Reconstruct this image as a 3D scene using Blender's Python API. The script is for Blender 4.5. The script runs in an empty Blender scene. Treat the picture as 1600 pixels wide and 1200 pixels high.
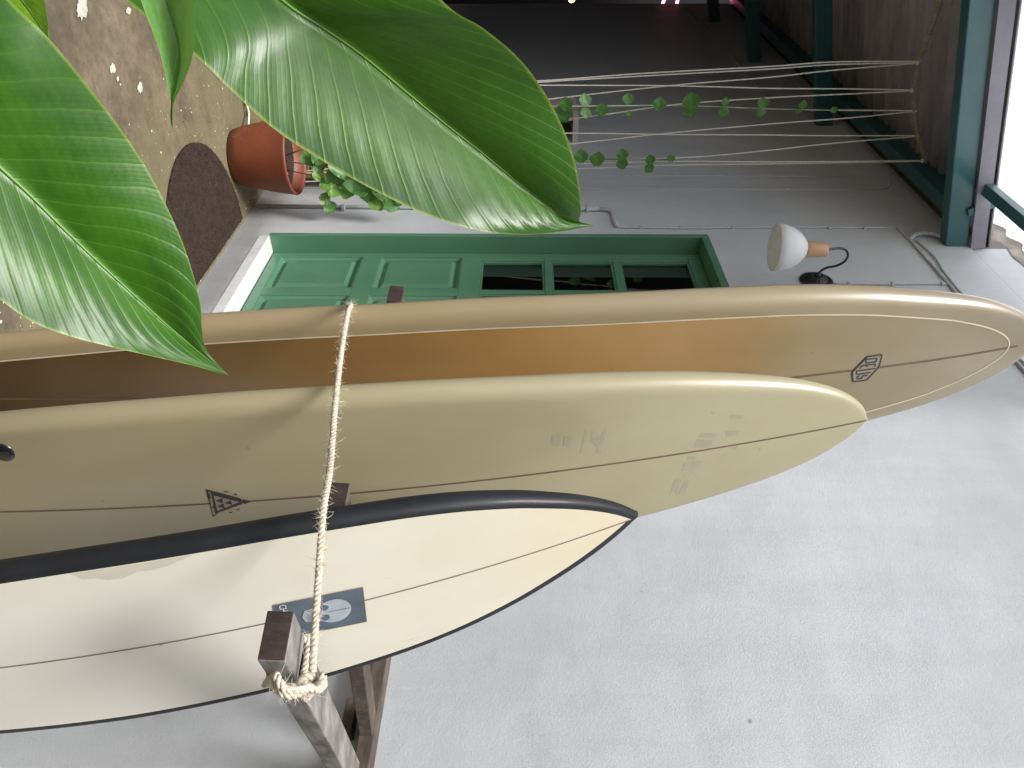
import bpy, bmesh, math, random
import numpy as np
from math import radians, sin, cos, pi, sqrt
from mathutils import Vector, Matrix
random.seed(7)
SC = bpy.context.scene
COL = SC.collection

# ------------------------------------------------------------------ camera (phone held sideways: the camera is rolled a quarter turn)
EYE = Vector((0, 0, 1.66)); FPX = 1200.0
yaw, pitch, roll = radians(37.17), radians(-.95), radians(.4)
FW = Vector((sin(yaw)*cos(pitch), cos(yaw)*cos(pitch), sin(pitch)))
RT = Vector((cos(yaw), -sin(yaw), 0)); UP = RT.cross(FW)
R2 = cos(roll)*RT + sin(roll)*UP; U2 = -sin(roll)*RT + cos(roll)*UP
cam = bpy.data.cameras.new('camera'); camo = bpy.data.objects.new('camera', cam); COL.objects.link(camo)
M = Matrix((U2, -R2, -FW)).transposed().to_4x4(); M.translation = EYE
camo.matrix_world = M
cam.sensor_width = 36; cam.lens = 27; cam.clip_end = 400; cam.clip_start = .02
SC.camera = camo
# ------------------------------------------------------------------ world, sun, exposure
w = bpy.data.worlds.new('World'); SC.world = w; w.use_nodes = True
nt = w.node_tree; bgn = nt.nodes['Background']
sky = nt.nodes.new('ShaderNodeTexSky'); sky.sky_type = 'NISHITA'; sky.sun_disc = False
SUN_EL, SUN_AZ = radians(60), radians(-122)      # azimuth measured from +Y towards +X
sky.sun_elevation = SUN_EL; sky.sun_rotation = SUN_AZ; sky.air_density = 1.0; sky.dust_density = 4.0; sky.ozone_density = .6
nt.links.new(sky.outputs[0], bgn.inputs[0]); bgn.inputs[1].default_value = .092
sl = bpy.data.lights.new('sun', 'SUN'); sl.energy = 2.9; sl.angle = radians(20); sl.color = (1, .985, .96)
so = bpy.data.objects.new('sun', sl); COL.objects.link(so)
sd = Vector((sin(SUN_AZ)*cos(SUN_EL), cos(SUN_AZ)*cos(SUN_EL), sin(SUN_EL)))
so.rotation_euler = sd.to_track_quat('Z', 'Y').to_euler()
SC.view_settings.view_transform = 'Standard'; SC.view_settings.look = 'None'
SC.view_settings.gamma = 1; SC.view_settings.exposure = .74; SC.view_settings.use_curve_mapping = False
SC.render.engine = 'CYCLES'
SC.cycles.max_bounces = 8; SC.cycles.diffuse_bounces = 5; SC.cycles.transmission_bounces = 6; SC.cycles.transparent_max_bounces = 8

# ------------------------------------------------------------------ helpers
def ray(px, py):
    return FW + R2*((py-600)/FPX) + U2*((800-(1600-px))/FPX)
def at(px, py, axis, val):
    d = ray(px, py); return EYE + d*((val-EYE[axis])/d[axis])
def atd(px, py, depth):
    return EYE + ray(px, py)*depth
def link(o, parent=None):
    COL.objects.link(o)
    if parent is not None:
        o.parent = parent
    return o
def tag(o, label=None, cat=None, group=None, kind=None):
    if label: o['label'] = label
    if cat: o['category'] = cat
    if group: o['group'] = group
    if kind: o['kind'] = kind
    return o
def thing(name, label, cat, loc=(0,0,0), group=None):
    o = bpy.data.objects.new(name, None); o.location = loc; o.empty_display_size = .05; link(o)
    return tag(o, label, cat, group)
class MB:
    def __init__(s): s.v = []; s.f = []; s.uv = {}; s.smooth = []
    def add(s, vs, fs, sm=False, uvs=None):
        b = len(s.v); s.v += [tuple(v) for v in vs]
        for f in fs: s.f.append(tuple(b+i for i in f)); s.smooth.append(sm)
        if uvs:
            for i, u in enumerate(uvs): s.uv[b+i] = u
        return s
    def box(s, a, b):
        (x0,y0,z0),(x1,y1,z1) = a, b
        vs = [(x,y,z) for x in (x0,x1) for y in (y0,y1) for z in (z0,z1)]
        return s.add(vs, [(0,1,3,2),(4,6,7,5),(0,4,5,1),(2,3,7,6),(0,2,6,4),(1,5,7,3)])
    def beam(s, p, q, wd, ht, up=Vector((0,0,1)), taper=1.0):
        p, q = Vector(p), Vector(q); d = (q-p).normalized(); sx = d.cross(up).normalized(); uz = sx.cross(d)
        vs = []
        for c, k in ((p,1),(q,taper)):
            for i, j in ((-1,-1),(1,-1),(1,1),(-1,1)): vs.append(c + sx*(i*wd*k/2) + uz*(j*ht*k/2))
        return s.add(vs, [(3,2,1,0),(4,5,6,7),(0,1,5,4),(1,2,6,5),(2,3,7,6),(3,0,4,7)])
    def tube(s, pts, r, n=8, closed=False):
        pts = [Vector(p) for p in pts]; m = len(pts)
        rr = r if hasattr(r, '__len__') else [r]*m
        t0 = (pts[1]-pts[0]).normalized(); nrm = t0.orthogonal().normalized(); vs = []
        for i, p in enumerate(pts):
            if closed: t = pts[(i+1) % m] - pts[i-1]
            else: t = pts[min(i+1, m-1)] - pts[max(i-1, 0)]
            t = t.normalized() if t.length > 1e-9 else t0
            nrm = (nrm - t*nrm.dot(t)); nrm = nrm.normalized() if nrm.length > 1e-6 else t.orthogonal().normalized()
            b = t.cross(nrm)
            for k in range(n):
                a = 2*pi*k/n; vs.append(p + (nrm*cos(a) + b*sin(a))*rr[i])
        fs = []
        for i in range(m if closed else m-1):
            for k in range(n):
                a, b2 = i*n+k, i*n+(k+1) % n; c, d = ((i+1) % m)*n+(k+1) % n, ((i+1) % m)*n+k
                fs.append((a, b2, c, d))
        if not closed: fs += [tuple(range(n))[::-1], tuple((m-1)*n+k for k in range(n))]
        return s.add(vs, fs, True)
    def lathe(s, prof, c, axis=Vector((0,0,1)), n=32, xs=None):
        axis = Vector(axis).normalized(); e1 = axis.orthogonal().normalized() if xs is None else Vector(xs); e2 = axis.cross(e1)
        vs = []; c = Vector(c)
        for r, h in prof:
            for k in range(n):
                a = 2*pi*k/n; vs.append(c + axis*h + (e1*cos(a)+e2*sin(a))*r)
        fs = []
        for i in range(len(prof)-1):
            for k in range(n): fs.append((i*n+k, i*n+(k+1) % n, (i+1)*n+(k+1) % n, (i+1)*n+k))
        return s.add(vs, fs, True)
    def grid(s, rows, uvs=None, sm=True):
        n = len(rows[0]); vs = [p for r in rows for p in r]
        fs = [(i*n+j, i*n+j+1, (i+1)*n+j+1, (i+1)*n+j) for i in range(len(rows)-1) for j in range(n-1)]
        return s.add(vs, fs, sm, [u for r in uvs for u in r] if uvs else None)
    def build(s, name, mat, parent=None, bevel=0, solid=0):
        me = bpy.data.meshes.new(name); me.from_pydata([tuple(v) for v in s.v], [], s.f)
        me.polygons.foreach_set('use_smooth', s.smooth)
        if s.uv:
            ul = me.uv_layers.new(name='UVMap')
            for l in me.loops: ul.data[l.index].uv = s.uv.get(l.vertex_index, (0,0))
        me.materials.append(mat)
        bm = bmesh.new(); bm.from_mesh(me); bmesh.ops.remove_doubles(bm, verts=bm.verts, dist=1e-6) if not s.uv else None
        bmesh.ops.recalc_face_normals(bm, faces=bm.faces); bm.to_mesh(me); bm.free()
        o = bpy.data.objects.new(name, me); link(o, parent)
        if bevel:
            m = o.modifiers.new('bevel', 'BEVEL'); m.width = bevel; m.segments = 2; m.limit_method = 'ANGLE'
        if solid:
            m = o.modifiers.new('solid', 'SOLIDIFY'); m.thickness = solid; m.offset = 0
        return o
def catmull(P, n):
    P = [np.array(p, float) for p in P]; P = [2*P[0]-P[1]] + P + [2*P[-1]-P[-2]]; out = []; m = len(P)-3
    for i in range(n):
        t = i/(n-1)*m; k = min(int(t), m-1); t -= k; a, b, c, d = P[k:k+4]
        out.append(.5*((2*b)+(-a+c)*t+(2*a-5*b+4*c-d)*t*t+(-a+3*b-3*c+d)*t**3))
    return out
def interp(x, tab):
    xs = [t[0] for t in tab]; ys = [t[1] for t in tab]
    return float(np.interp(x, xs, ys))
def smooth_tab(tab):                                    # monotone cubic (Fritsch-Carlson) through the table
    x = np.array([t[0] for t in tab], float); y = np.array([t[1] for t in tab], float)
    h = np.diff(x); d = np.diff(y)/h; m = np.zeros(len(x)); m[0] = d[0]; m[-1] = d[-1]
    for i in range(1, len(x)-1):
        m[i] = 0 if d[i-1]*d[i] <= 0 else 2*d[i-1]*d[i]/(d[i-1]+d[i])
    def f(v):
        v = min(max(v, x[0]), x[-1]); k = min(max(int(np.searchsorted(x, v))-1, 0), len(h)-1); t = (v-x[k])/h[k]
        return float((1+2*t)*(1-t)**2*y[k] + t*(1-t)**2*h[k]*m[k] + t*t*(3-2*t)*y[k+1] + t*t*(t-1)*h[k]*m[k+1])
    return f

# ------------------------------------------------------------------ materials
def newmat(name):
    m = bpy.data.materials.new(name); m.use_nodes = True; return m, m.node_tree.nodes, m.node_tree.links, m.node_tree.nodes['Principled BSDF']
def ramp(N, stops, interp_='LINEAR'):
    r = N.new('ShaderNodeValToRGB'); cr = r.color_ramp; cr.interpolation = interp_
    while len(cr.elements) < len(stops): cr.elements.new(.5)
    for e, (p, c) in zip(cr.elements, stops): e.position = p; e.color = (*c, 1) if len(c) == 3 else c
    return r
def noise(N, L, scale, detail=5, rough=.6, vec=None, stretch=None, kind='Object'):
    tc = N.new('ShaderNodeTexCoord'); mp = N.new('ShaderNodeMapping'); n = N.new('ShaderNodeTexNoise')
    L.new(tc.outputs[kind], mp.inputs[0]); L.new(mp.outputs[0], n.inputs['Vector'])
    if stretch: mp.inputs['Scale'].default_value = stretch
    n.inputs['Scale'].default_value = scale; n.inputs['Detail'].default_value = detail; n.inputs['Roughness'].default_value = rough
    return n
def bump(N, L, B, src, strength=.3, dist=.01, prev=None):
    b = N.new('ShaderNodeBump'); b.inputs['Strength'].default_value = strength; b.inputs['Distance'].default_value = dist
    L.new(src, b.inputs['Height'])
    if prev is not None: L.new(prev.outputs[0], b.inputs['Normal'])
    L.new(b.outputs[0], B.inputs['Normal']); return b
def mix(N, L, fac, a, b, mode='MIX'):
    m = N.new('ShaderNodeMix'); m.data_type = 'RGBA'; m.blend_type = mode
    for s, v in ((m.inputs[0], fac), (m.inputs[6], a), (m.inputs[7], b)):
        if hasattr(v, 'links'): L.new(v, s)
        elif isinstance(v, (int, float)): s.default_value = v
        else: s.default_value = (*v, 1)
    return m.outputs[2]
def simple(name, c1, c2=None, scale=8, rough=.5, bs=.15, bscale=60, bd=.003, stretch=None, metal=0, spec=.5, coat=0, detail=6):
    m, N, L, B = newmat(name); c2 = c2 or tuple(x*.8 for x in c1)
    n = noise(N, L, scale, detail, .65, stretch=stretch); r = ramp(N, [(.32, c2), (.68, c1)]); L.new(n.outputs[0], r.inputs[0])
    L.new(r.outputs[0], B.inputs['Base Color']); B.inputs['Roughness'].default_value = rough; B.inputs['Metallic'].default_value = metal
    B.inputs['Specular IOR Level'].default_value = spec; B.inputs['Coat Weight'].default_value = coat; B.inputs['Coat Roughness'].default_value = .08
    if bs:
        n2 = noise(N, L, bscale, 4, .6, stretch=stretch); bump(N, L, B, n2.outputs[0], bs, bd)
    return m
def m_wall():
    m, N, L, B = newmat('painted plaster')
    n = noise(N, L, 1.3, 6, .6); r = ramp(N, [(.3, (.495,.525,.55)), (.7, (.56,.585,.605))]); L.new(n.outputs[0], r.inputs[0])
    n3 = noise(N, L, 9, 8, .75); r3 = ramp(N, [(.28, (.90,.90,.89)), (.42, (1,1,1))]); L.new(n3.outputs[0], r3.inputs[0])
    c = mix(N, L, .5, r.outputs[0], r3.outputs[0], 'MULTIPLY')
    ns = noise(N, L, 4, 6, .7, stretch=(1,2.2,.35)); rs_ = ramp(N, [(.38, (.90,.895,.885)), (.55, (1,1,1))]); L.new(ns.outputs[0], rs_.inputs[0]); c = mix(N, L, .45, c, rs_.outputs[0], 'MULTIPLY')
    nk = noise(N, L, 2.3, 9, .8); rk_ = ramp(N, [(.493, (1,1,1)), (.4985, (.72,.71,.70)), (.504, (1,1,1))]); L.new(nk.outputs[0], rk_.inputs[0])
    ng = noise(N, L, .9, 2, .5); rg = ramp(N, [(.56, (0,0,0)), (.64, (.6,.6,.6))]); L.new(ng.outputs[0], rg.inputs[0]); ck_ = mix(N, L, rg.outputs[0], (1,1,1), rk_.outputs[0]); c = mix(N, L, 1.0, c, ck_, 'MULTIPLY')
    # scuffs and chips
    v = N.new('ShaderNodeTexVoronoi'); tc = N.new('ShaderNodeTexCoord'); L.new(tc.outputs['Object'], v.inputs['Vector']); v.inputs['Scale'].default_value = 3.1
    rv = ramp(N, [(.012, (1,1,1)), (.03, (0,0,0))]); L.new(v.outputs['Distance'], rv.inputs[0])
    c = mix(N, L, rv.outputs[0], c, (.28,.27,.26))
    # damp, grimy foot of the wall
    sx = N.new('ShaderNodeSeparateXYZ'); L.new(tc.outputs['Object'], sx.inputs[0])
    nd = noise(N, L, 5, 6, .7); ad = N.new('ShaderNodeMath'); ad.operation = 'MULTIPLY_ADD'; L.new(nd.outputs[0], ad.inputs[0]); ad.inputs[1].default_value = -.22; L.new(sx.outputs[2], ad.inputs[2])
    rd = ramp(N, [(0, (.55,.53,.5)), (.12, (1,1,1))]); L.new(ad.outputs[0], rd.inputs[0])
    c = mix(N, L, .8, c, rd.outputs[0], 'MULTIPLY')
    L.new(c, B.inputs['Base Color']); B.inputs['Roughness'].default_value = .48; B.inputs['Specular IOR Level'].default_value = .45
    a = noise(N, L, 150, 6, .7); b1 = bump(N, L, B, a.outputs[0], .3, .005)
    a2 = noise(N, L, 22, 6, .7); b2 = bump(N, L, B, a2.outputs[0], .08, .02, b1); a3 = noise(N, L, 3, 2, .5); bump(N, L, B, a3.outputs[0], .2, .06, b2)
    return m
def m_floor():
    m, N, L, B = newmat('worn concrete')
    n = noise(N, L, 2.6, 9, .72); r = ramp(N, [(.33, (.085,.068,.044)), (.5, (.145,.113,.073)), (.66, (.215,.17,.113))]); L.new(n.outputs[0], r.inputs[0])
    n2 = noise(N, L, 26, 8, .75); r2 = ramp(N, [(.3, (.6,.6,.6)), (.6, (1.1,1.1,1.1))]); L.new(n2.outputs[0], r2.inputs[0])
    c = mix(N, L, .75, r.outputs[0], r2.outputs[0], 'MULTIPLY')
    # moss and paint specks, denser by the wall
    tc = N.new('ShaderNodeTexCoord'); sx = N.new('ShaderNodeSeparateXYZ'); L.new(tc.outputs['Object'], sx.inputs[0])
    nm = noise(N, L, 3.2, 6, .7); am = N.new('ShaderNodeMath'); am.operation = 'MULTIPLY_ADD'; L.new(sx.outputs[0], am.inputs[0]); am.inputs[1].default_value = .35; L.new(nm.outputs[0], am.inputs[2])
    rm = ramp(N, [(.85, (0,0,0)), (1.0, (1,1,1))]); L.new(am.outputs[0], rm.inputs[0])
    mm = mix(N, L, .55, (0,0,0), rm.outputs[0]); c = mix(N, L, mm, c, (.17,.155,.08))
    for sc_, lim, colr in ((46, .13, (.62,.57,.42)), (90, .12, (.5,.46,.34)), (31, .07, (.02,.018,.015))):
        v = N.new('ShaderNodeTexVoronoi'); mp = N.new('ShaderNodeMapping'); L.new(tc.outputs['Object'], mp.inputs[0]); mp.inputs['Scale'].default_value = (1,.75,1); L.new(mp.outputs[0], v.inputs['Vector']); v.inputs['Scale'].default_value = sc_
        sc2 = N.new('ShaderNodeSeparateXYZ'); L.new(v.outputs['Color'], sc2.inputs[0])
        den = N.new('ShaderNodeMath'); den.operation = 'MULTIPLY_ADD'; L.new(sx.outputs[0], den.inputs[0]); den.inputs[1].default_value = .40; den.inputs[2].default_value = -.30
        lt = N.new('ShaderNodeMath'); lt.operation = 'LESS_THAN'; L.new(sc2.outputs[0], lt.inputs[0]); L.new(den.outputs[0], lt.inputs[1])
        rr = N.new('ShaderNodeMath'); rr.operation = 'MULTIPLY'; L.new(sc2.outputs[1], rr.inputs[0]); rr.inputs[1].default_value = lim*1.9
        l2 = N.new('ShaderNodeMath'); l2.operation = 'LESS_THAN'; L.new(v.outputs['Distance'], l2.inputs[0]); L.new(rr.outputs[0], l2.inputs[1])
        mu = N.new('ShaderNodeMath'); mu.operation = 'MULTIPLY'; L.new(lt.outputs[0], mu.inputs[0]); L.new(l2.outputs[0], mu.inputs[1])
        c = mix(N, L, mu.outputs[0], c, colr)
    L.new(c, B.inputs['Base Color']); B.inputs['Roughness'].default_value = .62
    b1 = bump(N, L, B, n2.outputs[0], .35, .008); a2 = noise(N, L, 120, 3, .6); bump(N, L, B, a2.outputs[0], .3, .003, b1)
    return m
def m_wood(name, a, b, grain=(1,1,1), rough=.75, scale=14):
    m, N, L, B = newmat(name)
    n = noise(N, L, scale, 8, .7, stretch=grain); r = ramp(N, [(.3, b), (.65, a)]); L.new(n.outputs[0], r.inputs[0])
    n2 = noise(N, L, scale*.4, 4, .6); r2 = ramp(N, [(.43, (.38,.35,.33)), (.52, (1,1,1))]); L.new(n2.outputs[0], r2.inputs[0])
    c = mix(N, L, .55, r.outputs[0], r2.outputs[0], 'MULTIPLY')
    L.new(c, B.inputs['Base Color']); B.inputs['Roughness'].default_value = rough; bump(N, L, B, n.outputs[0], .5, .004); return m
def m_leaf(name, dark, light, vein, edge, nv=15, rough=.33, trans=.3, patch=None):
    m, N, L, B = newmat(name); uv = N.new('ShaderNodeUVMap'); sx = N.new('ShaderNodeSeparateXYZ'); L.new(uv.outputs[0], sx.inputs[0])
    ab = N.new('ShaderNodeMath'); ab.operation = 'ABSOLUTE'; L.new(sx.outputs[1], ab.inputs[0])
    n0 = noise(N, L, 3.0, 2, .5, kind='UV')
    def mth(op, a, b=None, c=None):
        q = N.new('ShaderNodeMath'); q.operation = op
        for i, v in enumerate((a, b, c)):
            if v is None: continue
            if hasattr(v, 'links'): L.new(v, q.inputs[i])
            else: q.inputs[i].default_value = v
        return q.outputs[0]
    pw = mth('POWER', ab.outputs[0], .8)
    ph = mth('MULTIPLY_ADD', pw, -.26, sx.outputs[0]); ph = mth('MULTIPLY_ADD', n0.outputs[0], .012, ph)
    def vein_(nn, sharp):
        s = mth('FRACT', mth('MULTIPLY', ph, nn)); s = mth('ABSOLUTE', mth('SUBTRACT', s, .5)); return mth('POWER', mth('MULTIPLY', s, 2.0), sharp)
    v1 = vein_(nv, 9); v2 = vein_(nv*5, 3)
    nb = noise(N, L, 2.2, 5, .6, kind='UV', stretch=(1,.6,1)); r = ramp(N, [(.35, dark), (.62, light)]); L.new(nb.outputs[0], r.inputs[0])
    c = mix(N, L, mth('MULTIPLY', v1, .38), r.outputs[0], vein); c = mix(N, L, mth('MULTIPLY', v2, .05), c, vein)
    mid = ramp(N, [(0, (1,1,1)), (.035, (.25,.25,.25)), (.08, (0,0,0))]); L.new(ab.outputs[0], mid.inputs[0]); c = mix(N, L, mid.outputs[0], c, vein)
    ed = ramp(N, [(.968, (0,0,0)), (.995, (.75,.75,.75))]); L.new(ab.outputs[0], ed.inputs[0]); c = mix(N, L, ed.outputs[0], c, edge)
    tp = ramp(N, [(.978, (0,0,0)), (.995, (1,1,1))]); L.new(sx.outputs[0], tp.inputs[0]); c = mix(N, L, tp.outputs[0], c, (.20,.13,.05))
    nf = noise(N, L, 160, 3, .5); rf = ramp(N, [(.3, (.86,.86,.86)), (.7, (1.08,1.08,1.08))]); L.new(nf.outputs[0], rf.inputs[0]); c = mix(N, L, .6, c, rf.outputs[0], 'MULTIPLY')
    sp = noise(N, L, 55, 2, .5); rs = ramp(N, [(.80, (0,0,0)), (.82, (1,1,1))]); L.new(sp.outputs[0], rs.inputs[0]); c = mix(N, L, rs.outputs[0], c, (.4,.45,.3))
    L.new(c, B.inputs['Base Color']); B.inputs['Roughness'].default_value = rough; B.inputs['Specular IOR Level'].default_value = .55; B.inputs['Coat Weight'].default_value = .12; B.inputs['Coat Roughness'].default_value = .25
    b1 = bump(N, L, B, v1, .2, .0012); b2 = bump(N, L, B, v2, .12, .0005, b1)
    nr = noise(N, L, 40, 3, .5, kind='UV'); bump(N, L, B, nr.outputs[0], .05, .001, b2)
    tr = N.new('ShaderNodeBsdfTranslucent'); tcn = mix(N, L, .5, c, (.22,.42,.03)); L.new(tcn, tr.inputs[0])
    ms = N.new('ShaderNodeMixShader'); ms.inputs[0].default_value = trans; L.new(B.outputs[0], ms.inputs[1]); L.new(tr.outputs[0], ms.inputs[2])
    L.new(ms.outputs[0], N['Material Output'].inputs[0]); return m
def m_board(name, stops, blot, rough=.20, axis=2, zr=(0,3), coat=.8, spots=True):
    m, N, L, B = newmat(name); tc = N.new('ShaderNodeTexCoord'); sx = N.new('ShaderNodeSeparateXYZ'); L.new(tc.outputs['Object'], sx.inputs[0])
    mr = N.new('ShaderNodeMapRange'); L.new(sx.outputs[axis], mr.inputs[0]); mr.inputs[1].default_value = zr[0]; mr.inputs[2].default_value = zr[1]
    n = noise(N, L, 2.0, 4, .55, stretch=(1.6,1,.7)); ad = N.new('ShaderNodeMath'); ad.operation = 'MULTIPLY_ADD'; L.new(n.outputs[0], ad.inputs[0]); ad.inputs[1].default_value = .16; L.new(mr.outputs[0], ad.inputs[2])
    sb = N.new('ShaderNodeMath'); sb.operation = 'SUBTRACT'; L.new(ad.outputs[0], sb.inputs[0]); sb.inputs[1].default_value = .08
    r = ramp(N, stops); L.new(sb.outputs[0], r.inputs[0])
    nb = noise(N, L, 1.7, 5, .6, stretch=(1.3,1,.6)); rb = ramp(N, [(.36, blot), (.62, (1,1,1))]); L.new(nb.outputs[0], rb.inputs[0])
    c = mix(N, L, .8, r.outputs[0], rb.outputs[0], 'MULTIPLY')
    # small dings and dirt
    v = N.new('ShaderNodeTexVoronoi'); L.new(tc.outputs['Object'], v.inputs['Vector']); v.inputs['Scale'].default_value = 9
    rv = ramp(N, [(.02, (1,1,1)), (.045, (0,0,0))]); L.new(v.outputs['Distance'], rv.inputs[0]); fm = mix(N, L, .45, (0,0,0), rv.outputs[0]); c = mix(N, L, fm, c, (.16,.12,.07))
    sm = noise(N, L, 11, 8, .8, stretch=(2,1,.5)); rsm = ramp(N, [(.62, (1,1,1)), (.78, (.8,.77,.7))]); L.new(sm.outputs[0], rsm.inputs[0]); c = mix(N, L, .7, c, rsm.outputs[0], 'MULTIPLY')
    sc1 = noise(N, L, 20, 3, .6, stretch=(6,1,.35)); rsc = ramp(N, [(.715, (1,1,1)), (.74, (.74,.7,.62))]); L.new(sc1.outputs[0], rsc.inputs[0]); c = mix(N, L, .55, c, rsc.outputs[0], 'MULTIPLY')
    L.new(c, B.inputs['Base Color']); B.inputs['Coat Weight'].default_value = coat; B.inputs['Coat Roughness'].default_value = rough
    nr = noise(N, L, 6, 6, .7); rr = ramp(N, [(.3, (.3,.3,.3)), (.7, (.5,.5,.5))]); L.new(nr.outputs[0], rr.inputs[0]); L.new(rr.outputs[0], B.inputs['Roughness'])
    wv = noise(N, L, 5, 2, .5, stretch=(1,1,.3)); b1 = bump(N, L, B, wv.outputs[0], .12, .006); wb = noise(N, L, 300, 2, .5); bump(N, L, B, wb.outputs[0], .05, .0006, b1)
    return m

MW = m_wall(); MF = m_floor()
M_upper = simple('bare render above the paint', (.30,.27,.245), (.17,.15,.135), 5, .85, .5, 40, .01)
M_green = simple('green gloss paint', (.10,.245,.145), (.075,.19,.115), 3.5, .3, .25, 9, .004, stretch=(1,1,.25), coat=.25)
M_white = simple('white sill paint', (.72,.73,.72), (.55,.56,.55), 12, .5, .2, 50)
M_teal = simple('teal enamel steel', (.025,.115,.125), (.014,.075,.085), 3, .38, .15, 25, .003, coat=.2)
M_fascia = simple('grey flashing', (.26,.25,.29), (.19,.18,.21), 6, .5)
M_roof = simple('weathered fibre cement', (.36,.33,.34), (.20,.185,.19), 9, .85, .4, 60, .004, stretch=(.2,1,1))
M_pipe = simple('painted conduit', (.5,.52,.54), (.4,.42,.44), 15, .5, .25, 70, .003)
M_black = simple('black cast metal', (.018,.018,.02), (.01,.01,.011), 20, .38, .2, 50, .002)
M_lwood = simple('pale turned wood', (.55,.33,.16), (.45,.26,.12), 12, .42, .1, 40, .001, stretch=(1,1,.2))
M_terra = simple('terracotta', (.26,.065,.025), (.17,.042,.018), 4, .55, .3, 50, .003)
def overlay(m, scale, lo, hi, colr, fac, stretch=None, seed=0):
    N = m.node_tree.nodes; L = m.node_tree.links; B = N['Principled BSDF']; src = B.inputs['Base Color'].links[0].from_socket
    n = noise(N, L, scale, 8, .75, stretch=stretch); r = ramp(N, [(lo, (0,0,0)), (hi, (fac,)*3)]); L.new(n.outputs[0], r.inputs[0]); L.new(mix(N, L, r.outputs[0], src, colr), B.inputs['Base Color'])
overlay(M_terra, 6, .56, .72, (.42,.33,.27), .55); overlay(M_terra, 70, .68, .72, (.5,.42,.3), .6)
overlay(M_green, 4, .6, .78, (.15,.30,.20), .5, (1,1,.3)); overlay(M_green, 34, .70, .73, (.05,.10,.06), .6)
overlay(M_teal, 22, .70, .73, (.30,.36,.36), .5, (.3,1,1)); overlay(M_pipe, 30, .62, .68, (.25,.25,.25), .5)
M_soil = simple('potting soil', (.055,.03,.02), (.015,.009,.007), 60, .95, .9, 70, .02)
M_mat = simple('brown coir', (.06,.032,.018), (.014,.009,.006), 38, .95, 1.0, 70, .03)
M_string = simple('white cotton string', (.86,.83,.76), (.6,.56,.48), 120, .8, .4, 220, .002)
M_twine = simple('jute twine', (.46,.39,.30), (.30,.25,.19), 90, .9, .6, 200, .003)
M_rope = simple('sisal rope', (.70,.65,.54), (.40,.35,.26), 110, .8, .5, 260, .003)
M_fibre = simple('sisal fibre', (.74,.69,.58), (.52,.46,.36), 60, .7, 0)
M_peg = m_wood('weathered hardwood', (.27,.262,.245), (.09,.08,.068), (.3,1.2,3.5), .85, 16)
M_pegend = m_wood('dark sawn end grain', (.055,.034,.027), (.02,.012,.01), (1,4,1), .85, 30)
M_railw = m_wood('brown hardwood rail', (.15,.12,.095), (.045,.03,.022), (3,.3,3), .8, 14)
M_crate = simple('orange stained timber', (.38,.19,.045), (.26,.12,.03), 9, .6, .3, 30, .004, stretch=(.3,1,4))
M_dwood = simple('dark brown timber', (.06,.045,.035), (.03,.022,.018), 9, .7, .3, 30, .004)
M_wslat = simple('whitewashed timber', (.6,.55,.5), (.42,.38,.34), 9, .7, .3, 40, .003)
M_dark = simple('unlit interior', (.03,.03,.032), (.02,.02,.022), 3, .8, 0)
M_pale = simple('light blocker paint', (.2,.2,.2), (.16,.16,.16), 2, .6, .1)  # shared by the three added light-blocking walls
M_stem = simple('vine stem', (.12,.22,.05), (.08,.13,.04), 30, .5, 0)
M_vleaf = m_leaf('vine leaf', (.045,.15,.03), (.1,.27,.05), (.16,.36,.1), (.13,.33,.07), 7, .45, .35)
M_vyoung = m_leaf('young vine leaf', (.11,.27,.04), (.2,.4,.06), (.25,.45,.1), (.2,.4,.08), 7, .45, .35)
M_leafA = m_leaf('broad glossy leaf', (.014,.072,.004), (.042,.150,.006), (.09,.22,.02), (.22,.33,.05), 17, .42, .24)
M_leafB = m_leaf('broad glossy leaf two', (.013,.066,.004), (.038,.140,.006), (.09,.22,.02), (.24,.33,.05), 19, .40, .22)
M_leafC = m_leaf('young rolled leaf', (.10,.25,.06), (.17,.37,.1), (.25,.45,.17), (.33,.42,.16), 9, .35, .35)
M_leafD = m_leaf('bright young leaf', (.14,.33,.012), (.2,.42,.015), (.28,.5,.04), (.4,.5,.1), 9, .45, .45)
M_rib = simple('leaf midrib', (.12,.28,.04), (.08,.2,.03), 20, .4, 0)
M_tip = simple('dry leaf tip', (.45,.36,.2), (.3,.22,.12), 20, .6, 0)
M_paint = simple('old paint splash', (.5,.5,.42), (.36,.36,.31), 30, .8, .5, 60, .004)
m, N_, L_, B_ = newmat('window glass'); B_.inputs['Base Color'].default_value = (.9,.93,.92,1); B_.inputs['Transmission Weight'].default_value = 1; B_.inputs['Roughness'].default_value = .01; B_.inputs['IOR'].default_value = 1.5
n_ = noise(N_, L_, 3, 3, .5); bump(N_, L_, B_, n_.outputs[0], .04, .01); M_glass = m
m, N_, L_, B_ = newmat('frosted lamp glass')
n_ = noise(N_, L_, 26, 4, .5); r_ = ramp(N_, [(.35, (.88,.89,.89)), (.65, (.96,.96,.95))]); L_.new(n_.outputs[0], r_.inputs[0]); L_.new(r_.outputs[0], B_.inputs['Base Color']); B_.inputs['Roughness'].default_value = .3
t_ = N_.new('ShaderNodeBsdfTranslucent'); t_.inputs[0].default_value = (.9,.9,.88,1); x_ = N_.new('ShaderNodeMixShader'); x_.inputs[0].default_value = .3
L_.new(B_.outputs[0], x_.inputs[1]); L_.new(t_.outputs[0], x_.inputs[2]); L_.new(x_.outputs[0], N_['Material Output'].inputs[0]); M_shade = m
m, N_, L_, B_ = newmat('translucent corrugated sheet')
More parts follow.
